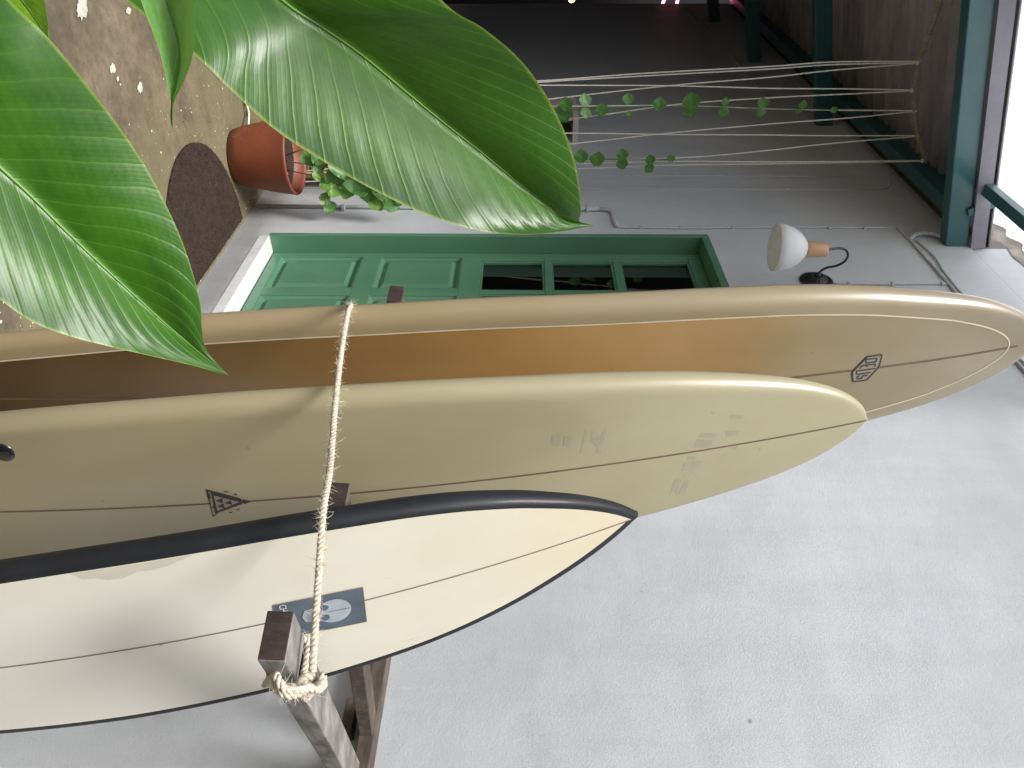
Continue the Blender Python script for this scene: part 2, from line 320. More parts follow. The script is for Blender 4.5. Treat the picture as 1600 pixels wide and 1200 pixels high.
n_ = noise(N_, L_, 2.5, 6, .65, stretch=(.3,1,1)); r_ = ramp(N_, [(.3, (.75,.79,.80)), (.62, (.95,.96,.97))]); L_.new(n_.outputs[0], r_.inputs[0]); L_.new(r_.outputs[0], B_.inputs['Base Color']); B_.inputs['Roughness'].default_value = .4
t_ = N_.new('ShaderNodeBsdfTranslucent'); L_.new(r_.outputs[0], t_.inputs[0]); x_ = N_.new('ShaderNodeMixShader'); x_.inputs[0].default_value = .92
L_.new(B_.outputs[0], x_.inputs[1]); L_.new(t_.outputs[0], x_.inputs[2]); L_.new(x_.outputs[0], N_['Material Output'].inputs[0]); M_clear = m
def emis(name, c, s):
    m, N, L, B = newmat(name); B.inputs['Base Color'].default_value = (*c, 1); B.inputs['Emission Color'].default_value = (*c, 1); B.inputs['Emission Strength'].default_value = s; return m

# ================================================================== SETTING
g = MB(); g.add([(-60,-60,0),(60,-60,0),(60,60,0),(-60,60,0)], [(0,1,2,3)]).build('ground', MF)['kind'] = 'structure'

WX = 1.96; DY0, DY1, DZ0, DZ1 = 3.06, 4.0, .2, 2.69        # door opening
wall = thing('house_wall', 'long blue-grey plastered house wall with the green door and the wall lamp', 'wall', (WX,0,0))
def inwall(o): o.location = (-WX,0,0); return o
mb = MB(); TH = .28
mb.box((WX,-4,0),(WX+TH,DY0,4.1)); mb.box((WX,DY1,0),(WX+TH,10.25,4.1)); mb.box((WX,DY0,0),(WX+TH,DY1,DZ0)); mb.box((WX,DY0,DZ1),(WX+TH,DY1,4.1))
bm = bmesh.new()
o = inwall(mb.build('plaster_face', MW, wall))
o = inwall(MB().box((WX+.012,-4,4.106),(WX+TH,3.86,4.42)).build('upper_course', MW, wall)); o['label'] = 'painted upper course above the long crack'
o = inwall(MB().box((WX+.012,3.86,4.106),(WX+TH,10.25,4.5)).build('upper_course', M_upper, wall)); o['label'] = 'bare brown upper course under the dark roof'
o = inwall(MB().box((WX+.004,-4,4.1),(WX+TH,10.25,4.106)).build('crack_line', M_dark, wall))
# flaking brown band under the clear roof
mb = MB(); rows = []
for i in range(120):
    y = -3.5 + i*.062; zz = 4.30 + .02*sin(i*.9) + random.uniform(-.012,.012)
    rows.append([(WX+.008, y, zz), (WX+.008, y, 4.42)])
o = inwall(mb.grid(rows, sm=False).build('flaked_band', M_upper, wall))
# dark room behind the door
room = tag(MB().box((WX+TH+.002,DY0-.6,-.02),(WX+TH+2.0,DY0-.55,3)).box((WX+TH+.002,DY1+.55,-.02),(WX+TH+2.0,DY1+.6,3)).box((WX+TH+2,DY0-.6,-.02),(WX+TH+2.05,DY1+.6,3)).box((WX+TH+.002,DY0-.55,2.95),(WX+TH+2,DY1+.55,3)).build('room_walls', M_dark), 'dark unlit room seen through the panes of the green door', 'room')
# far end of the passage
o = tag(MB().box((-1.2,13.2,0),(4.5,13.3,5)).box((3.0,10.25,0),(3.1,13.2,5)).build('end_wall', M_dark), 'dark wall closing the far end of the passage', 'wall')
o = tag(MB().box((-.42,5.3,0),(-.15,13.2,4.1)).build('passage_light_blocker', M_pale), 'added unseen grey wall keeping light out of the far passage', 'wall')  # occluder added out of view so the passage falls dark

o = tag(MB().box((-4.4,-1.0,0),(-4.2,12,1.4)).build('left_sky_blocker', M_pale), 'added unseen grey wall blocking the low sky on the left', 'wall')  # added out of view to cut low skylight from the left
o = tag(MB().box((-4.2,-2.6,0),(2.3,-2.4,3.0)).build('rear_fill_blocker', M_pale), 'added unseen tall grey wall behind the camera blocking frontal light', 'wall')  # added behind the camera to reduce frontal fill on the boards
# ================================================================== ROOF
SL = .25   # roof falls this much per metre away from the wall
def rafter(y, zc, x0, name_lab, hh=.118, ww=.08):
    mb = MB(); mb.beam((WX+.02, y, zc), (x0, y, zc-SL*(WX-x0)), ww, hh)
    return mb.build('roof_rafter', M_teal, None, bevel=.006)
o = rafter(3.905, 4.035, .3, ''); tag(o, 'nearest teal steel rafter, brightly lit, between the clear and the dark roof', 'roof beam')
weld = MB()
for x, z in ((1.3,0),(1.62,0)):
    pass
o = rafter(5.874, 3.915, .35, ''); tag(o, 'second rafter, dark blue, crossing behind the strings', 'roof beam')
o = rafter(7.654, 3.815, .35, ''); tag(o, 'third rafter, nearly black, ending high on the far wall', 'roof beam')
o = rafter(9.3, 3.75, .35, ''); tag(o, 'farthest rafter, black, near the end of the passage', 'roof beam')
o = MB().box((1.80,3.95,4.04),(1.885,10.25,4.19)).build('wall_plate_beam', M_teal, None, bevel=.006); tag(o, 'long dark blue beam running beside the wall under the dark roof', 'roof beam')
a0 = at(1560,306,0,1.62); 
o = MB().box((1.59,-3.5,4.04),(1.65,4.02,4.09)).build('purlin', M_teal, None, bevel=.004); tag(o, 'thin teal purlin running along under the clear roof near the wall', 'roof beam')
o = MB().box((.66,-3.5,3.90),(.72,3.80,3.96)).build('purlin', M_teal, None, bevel=.004); tag(o, 'thin teal purlin at the top left corner under the clear roof', 'roof beam')
o = MB().beam(at(1510,331,1,3.87),at(1566,311,1,3.87),.045,.045).build('purlin_cleat', M_teal, None, bevel=.004); tag(o, 'short teal cleat joining the near rafter to the purlin', 'bracket')
o = MB().beam((WX-.0,3.85,4.135),(.3,3.85,4.135-SL*(WX-.3)),.018,.075).build('flashing', M_fascia); tag(o, 'grey purple flashing strip along the top of the near rafter', 'flashing')
def sheet(x0, x1, y0, y1, z_at_wall, mat, pitch_, amp, nper=8):
    n = int((y1-y0)/pitch_*nper); rows = []
    for xi in (x1, (x0+x1)/2, x0):
        rows.append([(xi, y0+(y1-y0)*j/n, z_at_wall - SL*(WX-xi) + amp*sin(2*pi*j/nper)) for j in range(n+1)])
    return MB().grid(rows)
o = sheet(.1, 1.985, 3.88, 13.2, 4.21, M_roof, .11, .02).build('corrugated_roof', M_roof, None, solid=.006); tag(o, 'dark grey corrugated roof sheeting over the far passage', 'roof')
o = sheet(.6, 1.945, 2.2, 5.3, 4.37, M_clear, .18, .02).build('translucent_roof', M_clear, None); tag(o, 'bright translucent corrugated roof sheeting in the upper right corner', 'roof')

# ================================================================== DOOR
door = thing('wooden_door', 'green panelled wooden door with small glass panes above a white sill', 'door', (WX,(DY0+DY1)/2,DZ0))
def indoor(o): o.location = (-WX,-(DY0+DY1)/2,-DZ0); return o
XD = WX+.105                                              # door leaf face
fr = .012
o = indoor(MB().box((WX-.002,DY1-.035,DZ0+.001),(WX+.2,DY1+.0,DZ1)).build('jamb', M_green, door, bevel=.003))
o = indoor(MB().box((WX-.002,DY0,DZ0+.001),(WX+.2,DY0+.035,DZ1)).build('jamb', M_green, door, bevel=.003))
o = indoor(MB().box((WX-.004,DY0+.035,DZ1-.04),(WX+.2,DY1-.035,DZ1+.002)).build('head', M_green, door, bevel=.003))
mb = MB(); mb.box((WX-.003,DY0+.04,DZ0-.055),(XD-.003,DY1-.0355,DZ0+.004)); o = indoor(mb.build('sill', M_white, door, bevel=.003))
y0, y1 = DY0+.037, DY1-.037; zb, zt = DZ0+.008, DZ1-.042; st = .042
cm = (y0+y1)/2
za = [zb, .235+.10, .90, 0, 0]
def boxd(a0_, b0_, c0_, d0_, nm, mat=M_green, x0=XD, x1=XD+.042, bev=.003): return indoor(MB().box((x0,a0_,c0_),(x1,b0_,d0_)).build(nm, mat, door, bevel=bev))
boxd(y0, y0+st, zb, zt, 'stile'); boxd(y1-st, y1, zb, zt, 'stile')
# rows measured on the door: panel, panel, three panes
rowsz = [(.263,.732),(.838,1.30),(1.412,1.765),(1.802,2.15),(2.188,2.578)]
prev = zb
for k, (a_, b_) in enumerate(rowsz):
    boxd(y0+st, y1-st, prev, a_, 'rail' if k < 3 else 'glazing_bar'); prev = b_
boxd(y0+st, y1-st, prev, zt, 'rail')
for k, (a_, b_) in enumerate(rowsz):
    wd = .036 if k < 2 else .019
    boxd(cm-wd, cm+wd, a_, b_, 'mullion' if k < 2 else 'glazing_bar')
    ex = .048 if k > 1 else 0
    if ex:
        boxd(y0+st, y0+st+ex, a_, b_, 'glazing_bar'); boxd(y1-st-ex, y1-st, a_, b_, 'glazing_bar')
    for ya, yb in ((y0+st+ex, cm-wd), (cm+wd, y1-st-ex)):
        if k < 2:
            # raised field with sloping borders, set into the frame
            mb = MB(); xf = XD+.006; xb = XD+.026; i1, i2 = .012, .05
            q = lambda x, i: [(x,ya+i,a_+i),(x,yb-i,a_+i),(x,yb-i,b_-i),(x,ya+i,b_-i)]
            rings = [q(XD+.001,0), q(XD+.0015,.004), q(XD+.009,.006), q(XD+.018,.018), q(XD+.026,.022), q(XD+.026,.030), q(XD+.009,.05), q(XD+.005,.054)]
            vs = [p for r_ in rings for p in r_]; fs = [(r_*4+j, r_*4+(j+1)%4, (r_+1)*4+(j+1)%4, (r_+1)*4+j) for r_ in range(7) for j in range(4)] + [(28,29,30,31)]
            mb.add(vs, fs); indoor(mb.build('panel', M_green, door))
        else:
            indoor(MB().box((XD+.022,ya,a_),(XD+.026,yb,b_)).build('pane', M_glass, door))
            mb = MB(); t = .012
            for c_ in (((XD+.006,ya,a_),(XD+.021,yb,a_+t)), ((XD+.006,ya,b_-t),(XD+.021,yb,b_)), ((XD+.006,ya,a_+t),(XD+.021,ya+t,b_-t)), ((XD+.006,yb-t,a_+t),(XD+.021,yb,b_-t))): mb.box(*c_)
            indoor(mb.build('beading', M_green, door, bevel=.002))

# ================================================================== WALL CONDUITS
def wp(px, py, off=.008): p = at(px, py, 0, WX-off); return p
def wobble(pts, n, amp):
    c = catmull(pts, n); return [Vector(p) + Vector((0, random.uniform(-amp,amp), random.uniform(-amp,amp))) for p in c]
cd = thing('conduit_pipe', 'thick painted conduit rising from the floor between pot and door, bending over at its top', 'pipe', (WX-.012,4.33,0))
def rel(o, root): o.location = -root.location; return o
pts = [(WX-.014,4.335,.03),(WX-.014,4.325,.8),(WX-.014,4.315,1.6),(WX-.014,4.307,2.10)]
rel(MB().tube(pts, .011, 10).build('pipe', M_pipe, cd), cd)
rel(MB().tube([(WX-.013,4.307,2.101),(WX-.013,4.30,2.155),(WX-.013,4.27,2.172),(WX-.013,4.13,2.178),(WX-.013,4.08,2.185)], .013, 10).build('elbow', M_pipe, cd), cd)
for z in (.55,1.1,1.62,2.02):
    rel(MB().box((WX-.03,4.29,z),(WX-.0005,4.345,z+.02)).build('clip', M_pipe, cd, bevel=.003), cd)
def cable(name, label, pts, r, clips, cat='cable', n=60, mat=M_pipe, amp=.0015):
    root = thing(name, label, cat, pts[0]); rel(MB().tube(wobble(pts, n, amp), r, 6).build('cord', mat, root), root)
    for c in clips:
        p = Vector(c); rel(MB().box((WX-.016,p.y-.011,p.z-.009),(WX-.0005,p.y+.011,p.z+.009)).build('clip', M_pipe, root, bevel=.002), root)
    return root
X = WX-.007
cable('wall_cable', 'painted cable running straight up the wall beside the door to the high corner', [(X,4.078,2.18),(X,4.07,2.6),(X,4.085,3.2),(X,4.082,3.75)], .0055, [(X,4.075,z) for z in (2.32,2.55,2.85,3.1,3.4,3.6)])
cable('wall_cable', 'pair of cables slanting along the wall just under the roof beam', [(X,4.08,3.79),(X,3.9,3.80),(X,3.44,3.80),(X,2.7,3.80),(X,1.4,3.81),(X,.3,3.81)], .0085, [(X,y,3.80) for y in (3.86,3.7,3.52,3.1)])
cable('wall_cable', 'thin cable just above the slanting pair leaving the junction by the rafter', [(X,3.93,3.835),(X,3.72,3.85),(X,3.45,3.825),(X,2.6,3.83),(X,1.4,3.83)], .006, [])
cable('wall_cable', 'clipped cable dropping to the black base of the wall lamp', [(X,3.44,3.79),(X,3.436,3.5),(X,3.438,3.27),(X,3.455,3.2)], .004, [(X,3.438,3.3),(X,3.438,3.52),(X,3.44,3.77)])
cable('flexible_conduit', 'short ribbed conduit curling from the cables to the foot of the rafter', [(X,3.94,3.80),(X-.01,3.985,3.86),(X-.015,3.975,3.94),(X-.01,3.92,4.0)], .013, [])
cable('wall_cable', 'thin painted cable left of the conduit curving toward the dark beam', [(X+.003,4.635,.1),(X+.003,4.631,2.0),(X+.003,4.634,3.3),(X+.003,4.64,3.85),(X+.003,4.67,3.95),(X+.003,4.8,4.02)], .0045, [(X,4.634,z) for z in (2.5,3.3)])
cable('wall_cable', 'thinnest painted cable on the wall, nearest behind the strings', [(X+.004,4.851,.1),(X+.004,4.851,2.0),(X+.004,4.851,3.0),(X+.004,4.851,3.75)], .003, [])
cable('wall_cable', 'thin line of cable running level high up the dark far wall', [(X,10.2,3.54),(X,9,3.57),(X,7.6,3.62),(X,6.4,3.65)], .006, [])

# ================================================================== WALL LAMP
lc = at(1275,440,0,WX); lamp = thing('wall_lamp', 'wall lamp with frosted glass shade, pale wooden neck and black curved arm', 'lamp', lc)
rl = lambda o: rel(o, lamp)
nx = Vector((-1,0,0))
rl(MB().lathe([(0,.0),(.08,.0),(.083,.006),(.08,.012),(.066,.016),(.058,.014),(.05,.024),(.034,.036),(.018,.042),(.012,.05),(0,.052)], lc, nx, 40).build('base', M_black, lamp))
for k in range(18):
    a = 2*pi*k/18; e = Vector((0,cos(a),sin(a))); p0 = lc+nx*.024+e*.052; p1 = lc+nx*.042+e*.02
    rl(MB().tube([p0,p1], .0028, 5).build('fin', M_black, lamp))
for s in (-1,1): rl(MB().lathe([(0,.022),(.006,.022),(.006,.014),(.0061,.012)], lc+Vector((0,s*.06,s*.03)), nx, 10).build('screw', M_black, lamp))
lp = lambda px, py, dx: at(px, py, 0, WX-dx)
arm = [lc+nx*.045, lp(1278,431,.07), lp(1283,423,.095), lp(1293,418,.125), lp(1308,415,.16), lp(1320,408,.19), lp(1325,399,.215), lp(1322,391,.235), lp(1313,388,.25), lp(1300,389,.262), lp(1292,391,.268)]
rl(MB().tube(catmull(arm, 50), .0058, 10).build('arm', M_black, lamp))
n0 = lp(1292,391,.268); n1 = Vector((n0.x-.004, n0.y+.004, n0.z-.098))
rl(MB().lathe([(0,0),(.026,0),(.031,.006),(.04,.096),(.0395,.10),(0,.1)], n0, n1-n0, 28).build('neck', M_lwood, lamp))
rl(MB().lathe([(.034,.0),(.05,.012),(.075,.035),(.096,.07),(.108,.11),(.112,.148),(.109,.149),(.105,.11),(.093,.072),(.072,.037),(.047,.015),(.03,.002)], n1, n1-n0, 48).build('lamp_shade', M_shade, lamp))
rl(MB().lathe([(0,.0),(.016,.01),(.03,.05),(.03,.07),(.018,.1),(0,.105)], n1, n1-n0, 20).build('bulb', M_shade, lamp))

# ================================================================== SURFBOARDS
def boardfn(yf, cf, hwf, T, z0, z1, rk_=1.0):
    def thick(z):
        k = min(1, (z1-z)/(.42*(z1-z0)*.6)); k2 = min(1, (z-z0)/(.3*(z1-z0)))
        return T*(.30+.70*sin(pi/2*max(k,0))**.8)*(.42+.58*sin(pi/2*max(k2,0)))
    def P(z, u, side, off=0):           # u in -1..1 across, side -1 front (towards the camera) / +1 back
        hw = hwf(z); t = thick(z)
        r_ = min(1, rk_*t/2/max(hw, 1e-4)); e = (min(1, abs(u))-(1-r_))/r_
        f = sqrt(max(0, 1-e*e)) if e > 0 else 1
        return Vector((cf(z)+hw*u, yf(z)+t/2 + side*t/2*f*(1-.10*u*u) + side*off, z))
    def inv(px, py):
        d = ray(px, py); lo, hi = .3, 4.5
        g = lambda t: (EYE+d*t).y - P(min(max((EYE+d*t).z, z0), z1-.001), max(-1, min(1, ((EYE+d*t).x-cf((EYE+d*t).z))/max(hwf((EYE+d*t).z), .01))), -1).y
        for _ in range(50):
            m_ = (lo+hi)/2
            if g(m_) > 0: hi = m_
            else: lo = m_
        p = EYE+d*hi; return p.z, (p.x-cf(p.z))
    return dict(P=P, inv=inv, hw=hwf, cf=cf, yf=yf, z0=z0, z1=z1, T=T, thick=thick)
def zrows(z0, z1, n):
    return [z0+(z1-z0)*(.5-.5*cos(pi*(i/n)))*.999+.0005*(z1-z0) for i in range(n+1)]
def surf_pt(b, z, w_, off=.0007):
    return b['P'](z, w_/max(b['hw'](z), 1e-4), -1, off)
def strip(b, path, width, off, name, mat, parent, rot=False):
    """a thin tape lying on the front of the board along (z,w) points"""
    rows = []; n = len(path)
    for i, (z, w_) in enumerate(path):
        za, wa = path[max(i-1,0)]; zb_, wb = path[min(i+1,n-1)]; dz, dw = zb_-za, wb-wa; l = math.hypot(dz, dw) or 1
        nz, nw = -dw/l, dz/l
        rows.append([surf_pt(b, z+nz*width/2*s, w_+nw*width/2*s, off) for s in (-1,1)])
    o = MB().grid(rows).build(name, mat, parent); return o
def board(name, label, b, mats, inset):
    root = thing(name, label, 'surfboard', (b['cf'](b['z0']), b['yf'](b['z0']), b['z0'])); zs = zrows(b['z0'], b['z1'], 110)
    def uin(z, k=1.0): hw = max(b['hw'](z), 1e-4); return max(.0, 1-k*inset/hw)
    kR = 1.45 if inset < .03 else 1.0
    fr_, rl_, bk_ = [], [], []
    for z in zs:
        ui = uin(z); uR = uin(z, kR)
        fr_.append([b['P'](z, -ui+(ui+uR)*j/20, -1) for j in range(21)])
        a = []
        for j in range(11):
            th = j/10; a.append(b['P'](z, uR+(1-uR)*sin(th*pi/2), -1))
        for j in range(9, -1, -1):
            th = j/10; a.append(b['P'](z, ui+(1-ui)*sin(th*pi/2), 1))
        mid = [b['P'](z, ui*(1-2*j/10), 1) for j in range(1, 10)]
        c = []
        for j in range(11): c.append(b['P'](z, -(ui+(1-ui)*sin(j/10*pi/2)), 1))
        for j in range(9, -1, -1): c.append(b['P'](z, -(ui+(1-ui)*sin(j/10*pi/2)), -1))
        rl_.append(a + mid + c)
    rel(MB().grid(fr_).build('bottom_face', mats[0], root), root)
    mb = MB().grid(rl_)
    for r_ in (0, len(zs)-1):          # close the ends
        fan = rl_[r_]; mb.add(fan, [tuple(range(len(fan)))[::(1 if r_ else -1)]])
    rel(mb.build('rails_and_deck', mats[1], root), root)
    return root
# stringer curve helper
def stringer(b, root, mat, width, z_from, z_to, off=.0006):
    path = [(z_from+(z_to-z_from)*i/90, 0.0) for i in range(91)]
    rel(strip(b, path, width, off, 'stringer', mat, root), root)
def decal(b, polys, name, mat, root, off=.0011, lim=None):
    """polys in photo pixels on the board's real surface, built as thin sheets lying on it"""
    mb = MB()
    for poly in polys:
        pts = []
        for p in poly:
            z, w_ = b['inv'](*p)
            if lim: w_ = max(-(b['hw'](z)-lim), min(b['hw'](z)-lim, w_))
            pts.append(surf_pt(b, z, w_, off))
        mb.add(pts, [tuple(range(len(pts)))])
    o = mb.build(name, mat, root); rel(o, root); return o
def quadmap(c, s, t):                  # c: bl, br, tr, tl  -> point
    bl, br, tr, tl = [Vector(q) for q in c]; return (bl*(1-s)+br*s)*(1-t)+(tl*(1-s)+tr*s)*t
def text_polys(txt, corners, condensed=1):
    cu = bpy.data.curves.new('t', 'FONT'); cu.body = txt; cu.size = 1; ob = bpy.data.objects.new('t', cu); COL.objects.link(ob)
    me = ob.to_mesh(); vs = [v.co.copy() for v in me.vertices]; fs = [tuple(p.vertices) for p in me.polygons]
    x0, x1 = min(v.x for v in vs), max(v.x for v in vs); yl, yh = min(v.y for v in vs), max(v.y for v in vs)
    out = [[tuple(quadmap(corners, (vs[i].x-x0)/(x1-x0), (vs[i].y-yl)/(yh-yl))) for i in f] for f in fs]
    ob.to_mesh_clear(); bpy.data.objects.remove(ob); bpy.data.curves.remove(cu); return out
def stroke(p, q, wd):
    p, q = Vector(p), Vector(q); d = (q-p).normalized(); n = Vector((-d.y, d.x))*wd/2; return [tuple(p-n), tuple(q-n), tuple(q+n), tuple(p+n)]

M_string_d = simple('dark stringer', (.15,.095,.06), (.10,.06,.04), 10, .4, 0)
M_string_s = simple('fine stringer', (.20,.14,.11), (.13,.09,.07), 10, .4, 0)
M_ink = simple('black print', (.03,.028,.026), (.022,.02,.018), 20, .4, 0)
M_ink2 = simple('print ground', (.26,.23,.17), (.22,.19,.14), 20, .4, 0)
M_pin = simple('cream pinline', (.68,.60,.44), (.55,.47,.32), 20, .35, 0)
M_ghost = simple('rubbed out lettering', (.315,.29,.20), (.275,.25,.17), 26, .3, 0, coat=.5)
M_slate = simple('slate blue print', (.085,.115,.145), (.055,.075,.095), 14, .45, 0)
M_bone = simple('grey print', (.36,.40,.43), (.22,.25,.28), 22, .45, 0)
M_letter = simple('white print', (.62,.65,.66), (.5,.53,.54), 22, .45, 0)
M_fin = simple('black fin plug', (.02,.022,.026), None, 9, .2, 0, coat=.5)

# --- shortboard
ys = lambda z: .149*z*z-.08*z+.6715
hws = smooth_tab([(.03,.07),(.12,.115),(.3,.16),(.5,.188),(.75,.207),(1.0,.217),(1.23,.214),(1.42,.200),(1.53,.182),(1.64,.150),(1.70,.125),(1.76,.096),(1.81,.066),(1.85,.036),(1.886,.002)])
bS = boardfn(ys, lambda z: 1.122, hws, .050, .03, 1.886, .7)
M_sb = m_board('cream shortboard', [(0,(.64,.64,.595)),(.5,(.63,.625,.57)),(.85,(.60,.585,.49)),(1,(.58,.52,.38))], (.90,.86,.76), zr=(0,1.9))
M_sr = simple('black rail paint', (.016,.018,.021), (.009,.010,.012), 9, .5, .15, 40, .002, coat=.08, spec=.25)
overlay(M_sr, 60, .72, .75, (.45,.47,.47), .7)
rS = board('surfboard', 'cream shortboard with black rails and a skull print, nearest of the three', bS, (M_sb, M_sr), .0175)
tag(rS, group='surfboards standing in the rack')
stringer(bS, rS, M_string_s, .0031, .05, 1.868)
C = [(427,945),(433,1000),(574,971),(567,917)]      # bl(upright) .. order: bl, br, tr, tl in upright sense
SKQ = [(427,945),(434,998),(573,970),(567,917)]
decal(bS, [[quadmap(SKQ,s,0)[:] for s in (0,.5,1)]+[quadmap(SKQ,1,t)[:] for t in (.33,.66,1)]+[quadmap(SKQ,s,1)[:] for s in (.5,0)]+[quadmap(SKQ,0,t)[:] for t in (.66,.33)]], 'sticker', M_slate, rS, .0010)
# thin dark border
bd = []
for (a, b2) in (((0,0),(1,0)),((1,0),(1,1)),((1,1),(0,1)),((0,1),(0,0))):
    for k in range(4):
        p = quadmap(SKQ, a[0]+(b2[0]-a[0])*k/4, a[1]+(b2[1]-a[1])*k/4); q = quadmap(SKQ, a[0]+(b2[0]-a[0])*(k+1)/4, a[1]+(b2[1]-a[1])*(k+1)/4); bd.append(stroke(p, q, 1.5))
decal(bS, bd, 'sticker_border', M_string_s, rS, .0014)
def sk(pts): return [tuple(quadmap(SKQ, s, t)) for s, t in pts]
def ell(cx, cy, rx, ry, n=20, a0=0, a1=2*pi): return [(cx+rx*cos(a0+(a1-a0)*i/n), cy+ry*sin(a0+(a1-a0)*i/n)) for i in range(n)]
decal(bS, [sk(ell(.50,.66,.33,.19,28)), sk([(.22,.60),(.78,.60),(.70,.46),(.64,.42),(.36,.42),(.30,.46)]), sk([(.30,.435),(.70,.435),(.66,.33),(.5,.30),(.34,.33)])], 'skull_print', M_bone, rS, .0017)
decal(bS, [sk(ell(.35,.56,.085,.045,16)), sk(ell(.64,.56,.085,.045,16)), sk([(.5,.52),(.56,.455),(.44,.455)])] + [sk([(.36+k*.055,.425),(.372+k*.055,.425),(.372+k*.055,.36),(.36+k*.055,.36)]) for k in range(6)] + [sk([(.49,.84),(.505,.84),(.505,.60),(.49,.60)])], 'skull_shadow', M_slate, rS, .0022)
decal(bS, text_polys('CH', [(436,945),(438,955),(450,953),(447,943)]), 'sticker_lettering', M_letter, rS, .0018)
# stain shapes of the resin near the black rail
M_stain = simple('water stain in the glassing', (.46,.435,.34), (.50,.48,.40), 12, .4, 0, coat=.5)
decal(bS, [[(110,872),(150,866),(190,860),(230,855),(262,850),(296,846),(300,858),(285,874),(262,884),(240,890),(215,893),(192,903),(170,906),(150,903),(130,905),(116,898)]], 'resin_stain', M_stain, rS, .0006, .019)
# --- mid length board
ym = lambda z: .0717*z*z-.0511*z+1.0494
hwm = smooth_tab([(.04,.02),(.10,.08),(.2,.13),(.45,.19),(.7,.223),(.9,.237),(1.17,.246),(1.4,.243),(1.7,.226),(1.92,.203),(2.07,.178),(2.22,.143),(2.30,.115),(2.36,.085),(2.40,.055),(2.425,.028),(2.438,.002)])
bM = boardfn(ym, lambda z: 1.12, hwm, .066, .04, 2.438)
M_mb = m_board('olive cream board', [(0,(.30,.262,.17)),(.5,(.34,.302,.19)),(1,(.35,.322,.195))], (.88,.84,.74), zr=(0,2.4))
rM = board('surfboard', 'olive cream mid length board with a black triangle mark, between the other two', bM, (M_mb, M_mb), .05)
tag(rM, group='surfboards standing in the rack')
stringer(bM, rM, M_string_d, .0042, .08, 2.434)
# triangle mark
def tri(p, q, r): return [p, q, r]
z2 = lambda x, y: (310+x/17.14, 750+y/17.14)
decal(bM, [[z2(200,235),z2(1130,480),z2(1190,560),z2(1170,640),z2(560,860),z2(400,980)], [z2(1195,505),z2(1430,560),z2(1240,640),z2(1185,590)],
           [z2(670,300),z2(740,285),z2(850,320),z2(700,318)], [z2(940,365),z2(1020,360),z2(1055,410),z2(1000,395)], [z2(800,860),z2(930,840),z2(880,885)], [z2(1010,790),z2(1120,750),z2(1100,790),z2(1040,808)]], 'triangle_mark', M_ink, rM, .0009)
decal(bM, [[z2(410,400),z2(1100,575),z2(515,815)], [z2(265,310),z2(330,310),z2(462,920),z2(400,920)]], 'triangle_inset', M_ink2, rM, .0014)
decal(bM, [[z2(470,540),z2(645,460),z2(675,600)], [z2(700,600),z2(880,525),z2(915,650)], [z2(510,685),z2(680,610),z2(715,740)], [z2(275,330),z2(315,330),z2(345,480),z2(315,480)], [z2(375,690),z2(425,690),z2(432,730),z2(385,735)]], 'triangle_inner', M_ink, rM, .0019)
# rubbed-out marks near the nose
g8 = lambda x, y: (840+x/4.444, 600+y/4.444)
gh = []
for P_ in ([(1130,340),(1245,345),(1235,375),(1120,370)], [(1105,385),(1215,390),(1205,430),(1170,442),(1085,440)], [(1045,500),(1105,505),(1085,530),(1035,525)], [(1020,540),(1145,535),(1120,590),(1095,640),(1065,610),(1005,600)], [(1005,620),(1060,645),(1020,640)],
           [(955,665),(1000,660),(965,770),(945,735),(915,770)], [(1020,670),(1060,672),(1020,765),(975,770),(995,725)], [(1300,325),(1395,325),(1400,360),(1310,365)], [(1340,215),(1430,215),(1425,240),(1330,240)], [(1200,190),(1240,188),(1215,215)], [(1365,410),(1400,405),(1385,450),(1345,450)], [(1270,510),(1300,505),(1290,525)],
           [(330,320),(350,320),(310,480),(290,480)], [(375,325),(410,330),(430,380),(465,300),(485,290),(440,480),(400,480),(420,440),(370,400)], [(100,350),(160,340),(150,430),(100,420)], [(180,360),(240,370),(230,450),(180,430)]):
    gh.append([g8(*p) for p in P_])
for g_ in gh: decal(bM, [g_], 'rubbed_mark', M_ghost, rM, .00025)
# fin plug low on the board
z_, w_ = bM['inv'](3,707); pc = surf_pt(bM, z_, w_, 0)
rel(MB().lathe([(0,.002),(.018,.0018),(.0225,.0005),(.023,-.004)], pc, Vector((0,-1,0)), 28).build('fin_plug', M_fin, rM), rM)
rM.children[-1].scale = (1,1,1)
rel(MB().box((pc.x-.003,pc.y-.0032,pc.z-.014),(pc.x+.003,pc.y-.0019,pc.z+.014)).build('plug_slot', M_dark, rM), rM)
# --- longboard
def yl(z): return 1.4666 if z < 1.718 else .1246*z*z-.4281*z+1.8343
hwl = smooth_tab([(.03,.10),(.08,.125),(.25,.15),(.5,.178),(.86,.215),(1.26,.242),(1.63,.254),(2.0,.252),(2.2,.243),(2.45,.216),(2.6,.19),(2.72,.164),(2.80,.140),(2.87,.110),(2.92,.082),(2.96,.048),(2.978,.026),(2.986,.002)])
cl = smooth_tab([(.03,1.17),(1.2,1.165),(2.0,1.135),(2.5,1.115),(2.98,1.115)])
bL = boardfn(yl, cl, hwl, .078, .03, 2.986)
M_lb = m_board('amber tint with painted shade', [(0,(.06,.034,.010)),(.24,(.10,.056,.017)),(.42,(.24,.135,.04)),(.58,(.42,.25,.085)),(.68,(.42,.275,.12)),(.80,(.25,.212,.12)),(1,(.24,.20,.118))], (.86,.78,.66), zr=(0,3))  # low stops darker: brown resin tint plus painted shade from the middle board
M_lr = m_board('tan tint', [(0,(.33,.26,.15)),(.5,(.36,.29,.175)),(.8,(.29,.245,.148)),(1,(.23,.195,.125))], (.88,.82,.74), zr=(0,3))
